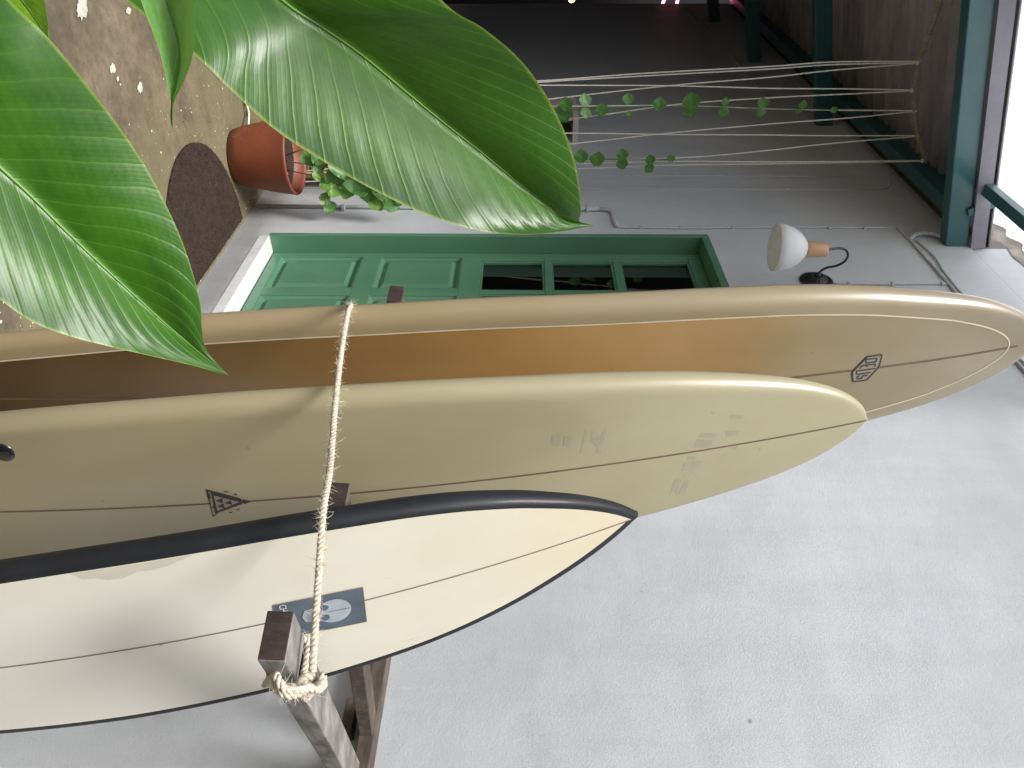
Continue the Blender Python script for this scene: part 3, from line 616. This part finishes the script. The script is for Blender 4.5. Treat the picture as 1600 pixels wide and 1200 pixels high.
rL = board('surfboard', 'tall amber brown longboard with a cream pinline, farthest of the three beside the door', bL, (M_lb, M_lr), .056)
tag(rL, group='surfboards standing in the rack')
rel(strip(bL, [(.08+(2.92-.08)*i/90, .0) for i in range(91)], .006, .0006, 'stringer', M_string_d, rL), rL)
ol = []
for i in range(400):
    z = .06+(2.986-.06)*(1-(1-i/399)**2); ol.append((z, -bL['hw'](z)))
ol = ol + [(z, -w_) for z, w_ in ol[::-1][1:]]
oa = np.array(ol); pl = []
for i in range(2, len(ol)-2, 2):
    d = oa[i+1]-oa[i-1]; L0 = np.hypot(*d)
    if L0 < 1e-9: continue
    q = oa[i]+np.array([d[1], -d[0]])/L0*(-.055)
    if np.min(np.hypot(*(oa-q).T)) > .0535: pl.append(tuple(q))
pa = np.array(pl); dd = np.r_[0, np.cumsum(np.hypot(*np.diff(pa, axis=0).T))]; xx = np.linspace(0, dd[-1], 560)
pl = [(float(np.interp(x, dd, pa[:,0])), float(np.interp(x, dd, pa[:,1]))) for x in xx]
for _ in range(45):
    pl = [p if (i in (0, len(pl)-1) or p[0] < 2.7) else ((pl[i-1][0]+pl[i+1][0])/2, (pl[i-1][1]+pl[i+1][1])/2) for i, p in enumerate(pl)]
# thin tape following the closed pinline
def tape(b, path, width, off):
    rows = []; n = len(path)
    for i, (z, w_) in enumerate(path):
        za, wa = path[max(i-1,0)]; zb_, wb = path[min(i+1,n-1)]; dz, dw = zb_-za, wb-wa; l = math.hypot(dz, dw) or 1; nz, nw = -dw/l, dz/l
        rows.append([surf_pt(b, z+nz*width/2*s, w_+nw*width/2*s, off) for s in (-1,1)])
    return rows
rel(MB().grid(tape(bL, pl, .0036, .0009)).build('pinline', M_pin, rL), rL)
h5 = lambda x, y: (1320+x/18.46, 540+y/18.46)
HX = [(650,310),(1070,255),(1000,540),(940,650),(620,985),(235,1030),(215,760)]
decal(bL, [[h5(*p) for p in HX]], 'logo_ground', M_ink2, rL, .0011)
st_ = [stroke(h5(*HX[i]), h5(*HX[(i+1)%7]), 2.0) for i in range(7)]
def S(pts, wd=1.9): return [stroke(h5(*pts[i]), h5(*pts[i+1]), wd) for i in range(len(pts)-1)]
st_ += S([(600,500),(610,390),(920,350),(900,455),(600,495)]) + S([(430,650),(500,570),(880,515),(850,600)]) + S([(625,560),(640,610)]) + S([(880,650),(330,720),(340,820),(740,765)]) + S([(655,850),(520,860),(470,940),(345,945),(355,890),(430,860)])
decal(bL, st_, 'logo', M_ink, rL, .0016)
# fin box outline low on the board
rel(decal(bL, [stroke((-20,643),(80,647),1.8), stroke((80,647),(84,653),1.8), stroke((84,653),(84,662),1.8)], 'fin_box_outline', M_pin, rL, .0012), rL)

# ================================================================== RACK
rack = thing('surfboard_rack', 'weathered wooden wall rack with long pegs parting the surfboards', 'rack', (WX-.03,1.0,1.26))
rk = lambda o: rel(o, rack)
rk(MB().box((1.89,.3,1.243),(WX-.001,2.35,1.283)).build('rail', M_railw, rack, bevel=.003))
def peg(tip, base, lab=None, notch=False, mt=None):
    mt = mt or M_peg
    tip, base = Vector(tip), Vector(base); d = (base-tip).normalized()
    mb = MB()
    if notch:                          # rope notch: the peg narrows a little behind its head
        L_ = (base-tip).length
        mb.beam(tip, tip+d*.105, .066, .036); o = rk(mb.build('peg', M_peg, rack, bevel=.0025))
        mb = MB().beam(tip+d*.105, tip+d*.15, .052, .030); rk(mb.build('peg_notch', M_peg, rack, bevel=.002))
        mb = MB().beam(tip+d*.15, base, .066, .036); rk(mb.build('peg', M_peg, rack, bevel=.0025))
    else:
        rk(MB().beam(tip, base, .062, .034).build('peg', mt, rack, bevel=.0025))
    rk(MB().beam(tip-d*.0022, tip-d*.0002, .064, .0345).build('end_grain', M_pegend, rack, bevel=.001))
PT = Vector((.873,.600,1.335)); PB = Vector((1.889,.905,1.243))
peg(PT, PB, notch=True)
peg((.93,.905,1.345), (1.889,1.04,1.262), mt=M_railw); peg((.93,1.575,1.352), (1.889,1.65,1.262), mt=M_railw)
rk(MB().box((1.905,1.03,1.19),(1.958,1.12,1.218)).build('packer', M_railw, rack, bevel=.002))

# ================================================================== ROPE
def twisted(path, r, name, mat, parent, lay=.03, strands=3, seg=6, per=None):
    pts = [Vector(p) for p in path]; L_ = [0]
    for i in range(1, len(pts)): L_.append(L_[-1]+(pts[i]-pts[i-1]).length)
    n = int(L_[-1]/(lay/7))+2; xs = np.linspace(0, L_[-1], n); A = np.array([list(p) for p in pts]); C_ = np.stack([np.interp(xs, L_, A[:,k]) for k in range(3)], 1)
    T_ = np.gradient(C_, axis=0); T_ /= np.linalg.norm(T_, axis=1)[:,None]
    nr = Vector(T_[0]).orthogonal().normalized(); mb = MB(); fr = []
    for i in range(n):
        t = Vector(T_[i]); nr = (nr-t*nr.dot(t)).normalized(); fr.append((nr.copy(), t.cross(nr)))
    for s in range(strands):
        q = []
        for i in range(n):
            a = 2*pi*(xs[i]/lay + s/strands); q.append(Vector(C_[i])+(fr[i][0]*cos(a)+fr[i][1]*sin(a))*r*.52)
        mb.tube(q, r*.56, seg)
    return rel(mb.build(name, mat, parent), parent), C_, fr
def fuzz(C_, fr, r, count, ln, name, mat, parent, rad=.00028):
    mb = MB(); n = len(C_)
    for _ in range(count):
        i = random.randrange(2, n-2); a = random.uniform(0, 2*pi); t = Vector(C_[i+1]-C_[i-1]).normalized(); o_ = fr[i][0]*cos(a)+fr[i][1]*sin(a)
        p = Vector(C_[i])+o_*r*.8; l = ln*random.uniform(.3,1)**1.5; d = (o_+t*random.uniform(-1.3,1.3)).normalized(); bnd = Vector([random.uniform(-1,1) for _ in range(3)])*.9
        pts = [p, p+d*l*.35+bnd*l*.06, p+d*l*.7+bnd*l*.25, p+d*l+bnd*l*.6]
        mb.tube(pts, [rad*1.2, rad, rad*.9, rad*.4], 3)
    o = mb.build(name, mat, parent); o['kind'] = 'stuff'; return rel(o, parent)
def slacken(p, q, n, sag): return [p.lerp(q, i/n)-Vector((0,0,sag*4*(i/n)*(1-i/n))) for i in range(n+1)]
rope = thing('sisal_rope', 'frayed cream rope stretched across the three surfboards and knotted round the near peg', 'rope', (.87,.65,1.3))
pd = (PB-PT).normalized(); pside = pd.cross(Vector((0,0,1))).normalized(); pup = pside.cross(pd)
kn = PT+pd*.127
K0 = atd(487,1066,1.075); K1 = atd(545,486,1.70)
pts = [atd(487,1066,1.055), atd(492,985,1.075), atd(498,900,1.12), atd(505,800,1.16), atd(516,730,1.25), atd(524,630,1.36), atd(534,545,1.54), atd(543,492,1.675), atd(547,480,1.73), atd(548,477,1.79), atd(552,482,1.86)]
pts = [Vector(p) for p in catmull(pts, 60)]
o, C1, F1 = twisted(pts, .0056, 'strand', M_rope, rope, .023)
fuzz(C1, F1, .006, 800, .016, 'frayed_fibres', M_fibre, rope)
# two turns round the peg and a knot at its lower side
for q in range(3):
    ctr = kn+pd*(.0135*(q-1)); loop = []
    for i in range(33):
        a = 2*pi*i/32; sx_, sy_ = cos(a), sin(a); k = (abs(sx_)**6+abs(sy_)**6)**(-1/6)
        loop.append(ctr + pside*(.034*sx_*k) + pup*(.023*sy_*k) + pd*(.006*sin(a+q)))
    o, C2, F2 = twisted(loop, .0058, 'turn', M_rope, rope, .026)
    fuzz(C2, F2, .006, 50, .016, 'frayed_fibres', M_fibre, rope)
kc = atd(487,1072,1.03)
kp = [kc+Vector((.011*sin(3*t)*1.2, .010*cos(2*t), .013*sin(2*t+.6)+.004*cos(5*t))) for t in np.linspace(0, 2*pi, 40)]
twisted(kp, .0058, 'knot', M_rope, rope, .026)
tail = [kc, atd(470,1078,1.0), atd(448,1078,.985), atd(436,1066,.985), atd(430,1056,1.0), kn-pup*.03+pside*.03]
o, C3, F3 = twisted([Vector(p) for p in catmull(tail, 30)], .0058, 'turn', M_rope, rope, .026)
tail = [kc, atd(466,1084,1.0), atd(447,1086,.985), atd(434,1074,.99), atd(429,1062,1.0)]
o, C3, F3 = twisted([Vector(p) for p in catmull(tail, 30)], .0055, 'turn', M_rope, rope, .026)
fuzz(C3, F3, .006, 120, .022, 'frayed_fibres', M_fibre, rope)
for dx, dy in ((14,30),(-8,36),(20,8)):
    pass

# ================================================================== TRELLIS
YT = 4.5
tw = [at(1447,253,1,4.52), at(1438,225,1,YT), at(1434,212,1,YT), at(1430,190,1,YT), at(1429,174,1,YT), at(1428,141,1,YT), at(1436,99,1,YT), at(1445,72,1,YT), at(1455,45,1,YT), at(1462,25,1,YT), at(1475,-20,1,YT), at(1500,-120,1,YT)]
tr_ = thing('jute_twine', 'hairy brown jute twine sagging under the corrugated roof', 'twine', tw[0])
o, C4, F4 = twisted([Vector(p) for p in catmull(tw, 80)], .012, 'strand', M_twine, tr_, .04, 2, 5)
fuzz(C4, F4, .012, 700, .045, 'frayed_fibres', M_twine, tr_, .0011)
YB = 4.5
strs = [ # top px, mid px..., bottom px ; label
 ([(1436,96),(1300,97),(1200,104),(1000,115),(820,128),(430,150)], 'leftmost cotton string of the trellis, rising to the first knot on the twine'),
 ([(1436,98),(1300,101),(1200,108),(1000,119),(820,130),(430,158)], 'cotton string running close beside the leftmost one all the way'),
 ([(1434,99),(1300,110),(1200,121),(1045,134),(840,157),(430,205)], 'cotton string crossing rightward down from the leftmost knot'),
 ([(1425,141),(1330,139),(1200,138),(1045,134),(820,133),(430,130)], 'cotton string slanting left down from the second knot on the twine'),
 ([(1425,142),(1300,148),(1200,153),(1050,164),(890,186),(430,240)], 'cotton string slanting right down from the second knot, through the vine'),
 ([(1430,173),(1300,172),(1200,170),(1050,165),(850,166),(430,165)], 'cotton string carrying the upper leaves of the tall vine'),
 ([(1430,174),(1330,184),(1200,194),(1035,209),(880,226),(430,272)], 'cotton string slanting right down from the third knot on the twine'),
 ([(1434,212),(1300,212),(1200,211),(1035,210),(870,208),(430,208)], 'cotton string slanting left down from the fourth knot on the twine'),
 ([(1434,213),(1300,224),(1200,235),(1090,245),(980,249),(905,249),(430,238)], 'cotton string slanting from the fourth knot to the short vine'),
 ([(1441,251),(1200,253),(1050,252),(905,256),(430,272)], 'left one of the two strings hanging from the wall end of the twine'),
 ([(1441,252),(1200,256),(1050,258),(900,264),(430,286)], 'right one of the two strings hanging from the wall end of the twine')]
def strp(px, py, ztop=None):
    k = (1436-px)/(1436-430); return at(px, py, 1, YT+(YB-YT)*max(0,k))
for P_, lab in strs:
    ps = [strp(*p) for p in P_]
    t = thing('trellis_string', lab, 'string', ps[-1], 'cotton strings of the hanging trellis')
    twisted([Vector(p) for p in catmull(ps, 40)], .0042, 'strand', M_string, t, .022, 2, 4)
    kp_ = ps[0]; rel(MB().lathe([(0,-.011),(.009,-.006),(.01,0),(.009,.006),(0,.011)], kp_, Vector((0,0,1)), 8).build('knot', M_string, t), t)
base_pts = [at(385,165,2,.02), at(425,180,1,YB), at(427,215,1,YB), at(429,250,1,YB), at(430,290,1,YB)]
o = MB().tube([(1.15,YB,.16),(1.33,YB,.17),(1.6,YB,.13),(1.9,YB,.06)], .006, 6).build('ground_cord', M_string); tag(o, 'low white cord tying the feet of the trellis strings behind the pot', 'cord')
# stake with a white knot at the floor
o = MB().tube([at(377,150,2,0), at(384,158,2,.02), at(389,176,2,.03), at(388,200,2,.05)], .006, 6).build('stake', M_string); tag(o, 'bent white stake on the floor left of the terracotta pot', 'stake')

# leaf blade meshes for the vines
def vine_leaf(c, nrm, upv, size, mat, parent, name='leaf', fold=.25):
    nrm = Vector(nrm).normalized(); upv = (Vector(upv)-nrm*Vector(upv).dot(nrm)).normalized(); sd_ = upv.cross(nrm)
    rows = []; uvs = []
    for i in range(9):
        t = i/8; wv = (sin(pi*min(1, t*1.02+.0))**.62)*(.62 if t < .6 else .62-.28*(t-.6)/.4); wv = wv if t > 0 else .12
        row = []; ur = []
        for j in range(-3, 4):
            v = j/3; lob = -.16*abs(v)*(1-t)**2
            p = c + upv*(size*(t+lob)) + sd_*(size*wv*v*.95) + nrm*(size*(fold*abs(v)*wv*.6-.12*t*t+.03*sin(9*t+4*v)))
            row.append(p); ur.append((t, v))
        rows.append(row); uvs.append(ur)
    return rel(MB().grid(rows, uvs).build(name, mat, parent), parent)
def vine(label, stem_pts, leaves, ydep, stem_r=.004):
    root = thing('climbing_vine', label, 'vine', stem_pts[-1]); rel(MB().tube(catmull(stem_pts, 60), stem_r, 5).build('stem', M_stem, root), root)
    for (px, py, sz, ang, young) in leaves:
        c = at(px, py, 1, ydep-.03); toc = (EYE-c).normalized(); s_ = random.uniform(.72,1.08)*sz/FPX*((c-EYE).dot(FW))
        dirv = U2*sin(radians(ang))+R2*cos(radians(ang))      # direction of the tip
        nrm = (toc+Vector([random.uniform(-.45,.45) for _ in range(3)])+Vector((0,0,.25))).normalized()
        vine_leaf(c-dirv*s_*.5, nrm, dirv, s_, M_vyoung if young else M_vleaf, root)
    return root
# px, py of leaf centre, length px, direction angle (0 = screen down in the photo), young
L1 = [(885,161,20,185,0),(879,180,26,10,0),(913,155,20,190,0),(915,178,18,0,0),(943,174,22,5,0),(981,153,22,190,0),(983,178,9,0,1),(1030,161,23,170,0),(1081,156,24,185,0),(1078,177,18,20,0),(1132,158,13,180,0),(1132,176,18,5,0),(1192,160,16,185,0),(1190,177,14,15,0),(1252,162,14,180,0),(1249,175,11,10,0),(1303,171,11,200,0)]
vine('taller thin vine climbing the middle strings of the trellis', [strp(1310,172),strp(1200,170),strp(1050,165),strp(960,168),strp(860,172),strp(700,178),strp(430,190)], L1, 4.47)
L2 = [(908,243,22,185,0),(934,247,22,170,0),(972,240,18,185,0),(972,257,18,5,0),(1016,248,17,190,0),(1015,264,15,30,0),(1048,246,14,190,0)]
vine('shorter vine on the strings near the wall, right of the taller one', [strp(1055,250),strp(1000,249),strp(930,249),strp(860,250),strp(700,255),strp(430,262)], L2, 4.47)

# ================================================================== POT
pc0 = Vector((1.61,4.26,0)); pot = thing('flower_pot', 'round terracotta pot standing on the floor by the wall', 'pot', pc0)
prof = [(0,0),(.135,0),(.15,.006),(.168,.06),(.195,.20),(.212,.325),(.215,.335),(.212,.343),(.203,.343),(.198,.33),(.19,.27),(0,.262)]
rel(MB().lathe(prof, pc0, Vector((0,0,1)), 56).build('body', M_terra, pot), pot)
rows = []
for i in range(9):
    r_ = .0001+.191*i/8; rows.append([pc0+Vector((r_*cos(2*pi*j/36), r_*sin(2*pi*j/36), .275+random.uniform(-.006,.006)*(i < 8 and 1))) for j in range(37)])
for r_ in rows: r_[-1] = r_[0]
rel(MB().grid(rows).build('soil', M_soil, pot), pot)
for dx, dy, nm in ((-.03,-.1,'pebble'),(.08,-.06,'pebble')):
    rel(MB().lathe([(0,-.008),(.012,-.004),(.016,.002),(.011,.009),(0,.012)], pc0+Vector((dx,dy,.287)), Vector((.2,0,1)), 10).build(nm, M_white, pot), pot)
L3 = [(497,246,26,150,0),(511,287,22,120,1),(495,272,18,200,1),(509,311,22,60,1),(517,325,22,40,0),(533,236,30,190,0),(533,262,34,10,0),(552,283,30,-10,0),(531,277,34,20,0),(556,283,34,90,0),(585,257,30,200,0),(598,282,30,150,0),(601,300,38,5,0),(615,318,26,60,0),(623,283,34,170,0),(632,300,24,20,1),(640,279,22,100,0),(570,268,26,40,0),(482,248,22,30,0),(575,304,28,0,0),(548,255,28,60,0),(566,292,30,110,0),(608,268,28,80,0),(590,318,24,30,1),(520,300,20,330,1),(628,312,24,45,0),(543,300,24,60,1),(500,258,24,90,0),(584,272,30,330,0)]
vr = vine('leafy potted vine spreading up from the terracotta pot', [at(640,290,1,4.2),at(600,285,1,4.2),at(560,270,1,4.2),at(520,262,1,4.18),pc0+Vector((.02,-.02,.28))], L3, 4.16, .0035)
rel(MB().tube(catmull([pc0+Vector((.08,0,.28)),at(505,280,1,4.18),at(511,300,1,4.15),at(515,322,1,4.12)], 20), .003, 5).build('stem', M_stem, vr), vr)
rel(MB().tube([pc0+Vector((-.02,-.06,.28)), at(500,223,1,4.2)], .004, 5).build('stem', M_stem, vr), vr)
# crates behind the pot
def crate(name, label, c0, c1, mat, n, gap=.012):
    root = thing(name, label, 'crate', c0); (x0,y0_,z0),(x1,y1_,z1) = c0, c1; h = (z1-z0-gap*(n-1))/n
    for i in range(n):
        za_ = z0+i*(h+gap); rel(MB().box((x0,y0_,za_),(x1,y0_+.015,za_+h)).build('slat', mat, root, bevel=.002), root)
        rel(MB().box((x0,y0_+.016,za_),(x0+.015,y1_,za_+h)).build('slat', mat, root, bevel=.002), root)
        rel(MB().box((x1-.015,y0_+.016,za_),(x1,y1_,za_+h)).build('slat', mat, root, bevel=.002), root)
    for xx in (x0+.017, x1-.045): rel(MB().box((xx,y0_+.0165,z0),(xx+.028,y0_+.044,z1)).build('corner_post', mat, root), root)
    rel(MB().box((x0+.016,y0_+.045,z0),(x1-.016,y1_,z0+.015)).build('floor_board', mat, root), root)
    return root
crate('wooden_crate', 'orange stained slatted crate standing behind the terracotta pot', (1.58,4.60,0), (1.875,4.84,.52), M_crate, 5)
crate('wooden_crate', 'dark brown slatted crate stacked on the orange one behind the vine', (1.60,4.61,.525), (1.90,4.83,.90), M_dwood, 3, .03)
# white slatted box on the wall
sh = thing('slatted_wall_shelf', 'small whitewashed slatted shelf on the grey wall behind the strings', 'shelf', (WX,5.7,1.9))
for z in (1.55,1.64,1.73,1.82,1.91,2.0):
    pass
x_s = 1.80
for k, (ya, yb) in enumerate(((5.50,5.565),(5.605,5.72),(5.725,5.84),(5.845,5.96))):
    rel(MB().box((x_s,ya,1.55),(x_s+.014,yb,1.99)).build('slat', M_wslat, sh, bevel=.001), sh)
rel(MB().box((x_s-.02,5.47,1.991),(WX-.001,6.0,2.03)).build('top_board', M_wslat, sh, bevel=.002), sh)
rel(MB().box((x_s-.01,5.48,1.51),(WX-.001,5.99,1.549)).build('bottom_board', M_wslat, sh, bevel=.002), sh)
rel(MB().box((x_s+.015,5.5,1.55),(x_s+.03,5.96,1.99)).build('back_board', M_dark, sh), sh)

# ================================================================== DOORMAT
dm = MB(); cy, rr_ = 3.62, .50
n = 72; ring = []
for i in range(n+1):
    a = pi/2+pi*i/n; ring.append((WX-.035+.60*cos(a)*(1), cy+rr_*sin(a)))
top = [(x, y, .014+random.uniform(-.001,.001)) for x, y in ring]; bot = [(x, y, 0.001) for x, y in ring]
cgrid = []
for k in range(13):
    f = k/12; cgrid.append([(WX-.035+(x-(WX-.035))*f, cy+(y-cy)*f, .014+random.uniform(-.0015,.0015) - (.004 if k == 12 else 0)) for x, y in ring])
dm.grid(cgrid); dm.grid([[ (x,y,.010) for x,y in ring], bot])
mat_o = dm.build('doormat', M_mat); tag(mat_o, 'half round dark brown coir doormat on the floor below the door', 'doormat')
fz = MB()
for _ in range(6000):
    a = random.uniform(pi/2, 3*pi/2); f = sqrt(random.random())*1.0; x = WX-.035+.6*cos(a)*f; y = cy+rr_*sin(a)*f
    d = Vector((random.uniform(-1,1), random.uniform(-1,1), random.uniform(.5,1.6))).normalized()*random.uniform(.008,.02)
    p = Vector((x,y,.0115)); s = Vector((random.uniform(-1,1), random.uniform(-1,1), 0)).normalized()*.0012
    fz.add([p-s, p+s, p+d], [(0,1,2)])
fo = fz.build('coir_pile', simple('coir fibre', (.11,.06,.032), (.022,.012,.008), 30, .9, 0), mat_o); fo['kind'] = 'stuff'
# paint splashes on the concrete
def splash(label, px, py, rx, ry, seed, n=26):
    rnd = random.Random(seed); c = at(px, py, 2, .004); pts = []
    for i in range(n):
        a = 2*pi*i/n; k = rnd.uniform(.72,1.15); q = at(px+rx*k*cos(a), py+ry*k*sin(a), 2, .004); pts.append(q)
    mb = MB(); inner = [c+(q-c)*.75+Vector((0,0,.0015)) for q in pts]; mb.add(pts+inner+[c+Vector((0,0,.002))], [(i,(i+1)%n,n+(i+1)%n,n+i) for i in range(n)]+[(n+i,n+(i+1)%n,2*n) for i in range(n)])
    return tag(mb.build('paint_splash', M_paint), label, 'paint splash')
splash('largest pale paint splash on the concrete, at the edge of the floor', 129, 12, 9, 20, 3)
splash('small pale paint splash on the concrete between the leaves', 176, 107, 5, 8, 5)
splash('tiny drip beside the small pale paint splash', 184, 123, 2, 4.5, 8)
splash('faint grey paint spot on the concrete nearest the rolled leaf', 219, 137, 4.5, 9, 9)
splash('pale spot beside the yellow edged young leaf', 201, 17, 4, 6, 10)
ck = MB(); rnd = random.Random(4); pp = [at(372+i*1.25, 118+i*5.2, 2, .0045)+Vector((rnd.uniform(-.008,.008), rnd.uniform(-.008,.008), 0)) for i in range(20)]
rows = [[p+Vector((-.004*rnd.uniform(.5,2),-.004,0)), p+Vector((.005*rnd.uniform(.5,2),.004,0))] for p in pp]
tag(ck.grid(rows, sm=False).build('floor_crack', M_dark), 'dark crack across the concrete left of the terracotta pot', 'crack')

# ================================================================== FAR END LIGHTS
q = at(893,-3,1,11.6); o = MB().lathe([(0,-.05),(.045,-.03),(.06,0),(.045,.035),(0,.06)], q, Vector((0,0,1)), 14).build('globe_lamp', emis('warm bulb', (1,.62,.25), 6)); tag(o, 'small glowing warm lamp at the far end of the passage', 'lamp')
q = at(1045,-6,1,11.4); o = MB().tube([q+Vector((-.22,0,-.07)), q+Vector((-.08,0,-.08)), q+Vector((.02,0,-.05)), q+Vector((.12,0,-.08)), q+Vector((.24,0,-.06)), q+Vector((.24,0,.1)), q+Vector((0,0,.13)), q+Vector((-.22,0,.1))], .022, 8, True).build('neon_sign', emis('pink neon', (1,.2,.33), 4)); tag(o, 'small pink neon sign glowing at the far end of the passage', 'sign')

# ================================================================== FOREGROUND PLANT
plant = thing('broad_leaf_plant', 'tropical plant with big glossy green leaves close to the camera', 'plant', (-.75,.35,0))
pr_ = lambda o: rel(o, plant)
def big_leaf(Lc, Mc, Rc, dep, mat, ntw=90, nv=13, pleat=.0009, np_=17, lab=None, ribr=.0019, foldd=.005, tipc=None, curl=0.):
    """Lc, Mc, Rc: (px, py) outlines of the two margins and midrib ; dep: list of (t, depth left, depth mid, depth right)"""
    Lp, Mp, Rp = catmull(Lc, ntw), catmull(Mc, ntw), catmull(Rc, ntw); rows = []; uvs = []; mids = []
    for i in range(ntw):
        t = i/(ntw-1); dl = interp(t, [(a, b) for a, b, c, d in dep]); dm_ = interp(t, [(a, c) for a, b, c, d in dep]); dr = interp(t, [(a, d) for a, b, c, d in dep])
        A, B_, C_ = atd(*Lp[i], dl), atd(*Mp[i], dm_), atd(*Rp[i], dr); row = []; ur = []; wd_ = (A-C_).length
        for j in range(-nv, nv+1):
            v = j/nv; E_ = A if v < 0 else C_; a = abs(v)
            p = B_.lerp(E_, a)
            view = (EYE-p).normalized()
            pw = a**.8; ph = (t-.26*pw)*np_
            amp = pleat*min(1, wd_/.08)*sin(pi*min(1,a*1.0))**.7 if 0 < a < 1 else 0
            arch = foldd*sin(pi*a)*min(1, wd_/.06)
            p = p + view*(arch + amp*sin(2*pi*ph) + .0016*sin(7.3*t*2+3*v)*a)
            row.append(p); ur.append((t, v))
        rows.append(row); uvs.append(ur); mids.append(B_+(EYE-B_).normalized()*.0012)
    lf = pr_(MB().grid(rows, uvs).build('leaf', mat, plant))
    if lab: lf['label'] = lab
    mb = MB().tube(mids, [ribr*(1-.93*(i/(ntw-1))) for i in range(ntw)], 8)
    rb = mb.build('midrib', M_rib, lf)           # the leaf is a child of the plant: undo the plant offset only once
    return lf
big_leaf([(-170,-240),(-80,-110),(15,0),(78,62),(150,150),(205,225),(245,292),(285,378),(312,468),(320,540),(357,587)],
         [(-330,-60),(-230,40),(-110,150),(-15,247),(45,303),(100,358),(152,408),(205,457),(255,503),(305,545),(357,587)],
         [(-420,180),(-330,270),(-220,350),(-110,405),(-30,447),(45,500),(105,524),(165,540),(230,555),(300,571),(357,587)],
         [(0,.47,.47,.44),(.35,.525,.53,.50),(.7,.585,.59,.565),(1,.64,.64,.64)], M_leafA, lab='large leaf with its tip over the amber longboard', np_=17)
big_leaf([(500,-260),(590,-130),(690,0),(755,44),(810,90),(850,143),(879,198),(897,248),(906,298),(908,332),(906,346),(930,352)],
         [(230,-200),(330,-100),(440,0),(502,42),(565,86),(630,140),(692,191),(752,238),(810,286),(862,324),(890,343),(930,352)],
         [(60,-150),(150,-40),(302,84),(358,138),(425,199),(500,249),(580,295),(658,332),(735,357),(800,366),(862,364),(930,352)],
         [(0,.69,.70,.655),(.3,.755,.765,.72),(.5,.80,.805,.765),(.7,.84,.845,.805),(.92,.885,.885,.87),(1,.90,.90,.90)], M_leafB, lab='large leaf with the silvery sheen reaching toward the strings', np_=19, pleat=.0013, foldd=.006)
big_leaf([(190,-120),(205,-50),(220,0),(246,70),(258,115),(262,138),(266,152),(267,165),(266,185),(271,210)],
         [(255,-120),(260,-50),(262,0),(278,60),(281,100),(276,130),(271,150),(269,165),(268,186),(271,210)],
         [(320,-120),(310,-50),(306,0),(305,60),(298,98),(286,130),(276,150),(271,165),(270,187),(271,210)],
         [(0,.60,.62,.585),(.5,.605,.62,.60),(1,.61,.61,.61)], M_leafC, lab='narrow rolled young leaf ending in a yellow drip tip', np_=9, pleat=.0006, foldd=-.004, ribr=.0012)
big_leaf([(-60,-140),(-30,-70),(-5,-10),(30,30),(60,52),(78,67)], [(0,-140),(10,-70),(25,-15),(45,15),(66,45),(78,67)], [(60,-140),(64,-70),(69,-5),(73,20),(76,42),(78,67)],
         [(0,.66,.67,.66),(1,.66,.66,.66)], M_leafD, lab='bright yellow green leaf in the corner of the picture', np_=7, pleat=.0005, foldd=.002, ribr=.0012)
# stalks from the crown of the plant up to each leaf base (outside the picture)
for a_, d_ in (((-330,-60),.47), ((230,-200),.70), ((255,-120),.62), ((0,-140),.67)):
    e = atd(*a_, d_); b0 = Vector((-.75+random.uniform(-.05,.05), .35+random.uniform(-.05,.05), 0))
    pr_(MB().tube(catmull([b0, b0+Vector((.03,.0,.45)), (b0+e)/2+Vector((-.12,0,.12)), e], 24), [.014-.009*i/23 for i in range(24)], 8).build('stalk', M_rib, plant))
# coordinate fix: midribs are children of leaves that carry the plant offset
for o in list(bpy.data.objects):
    if o.name.startswith('midrib'): o.location = (0,0,0)
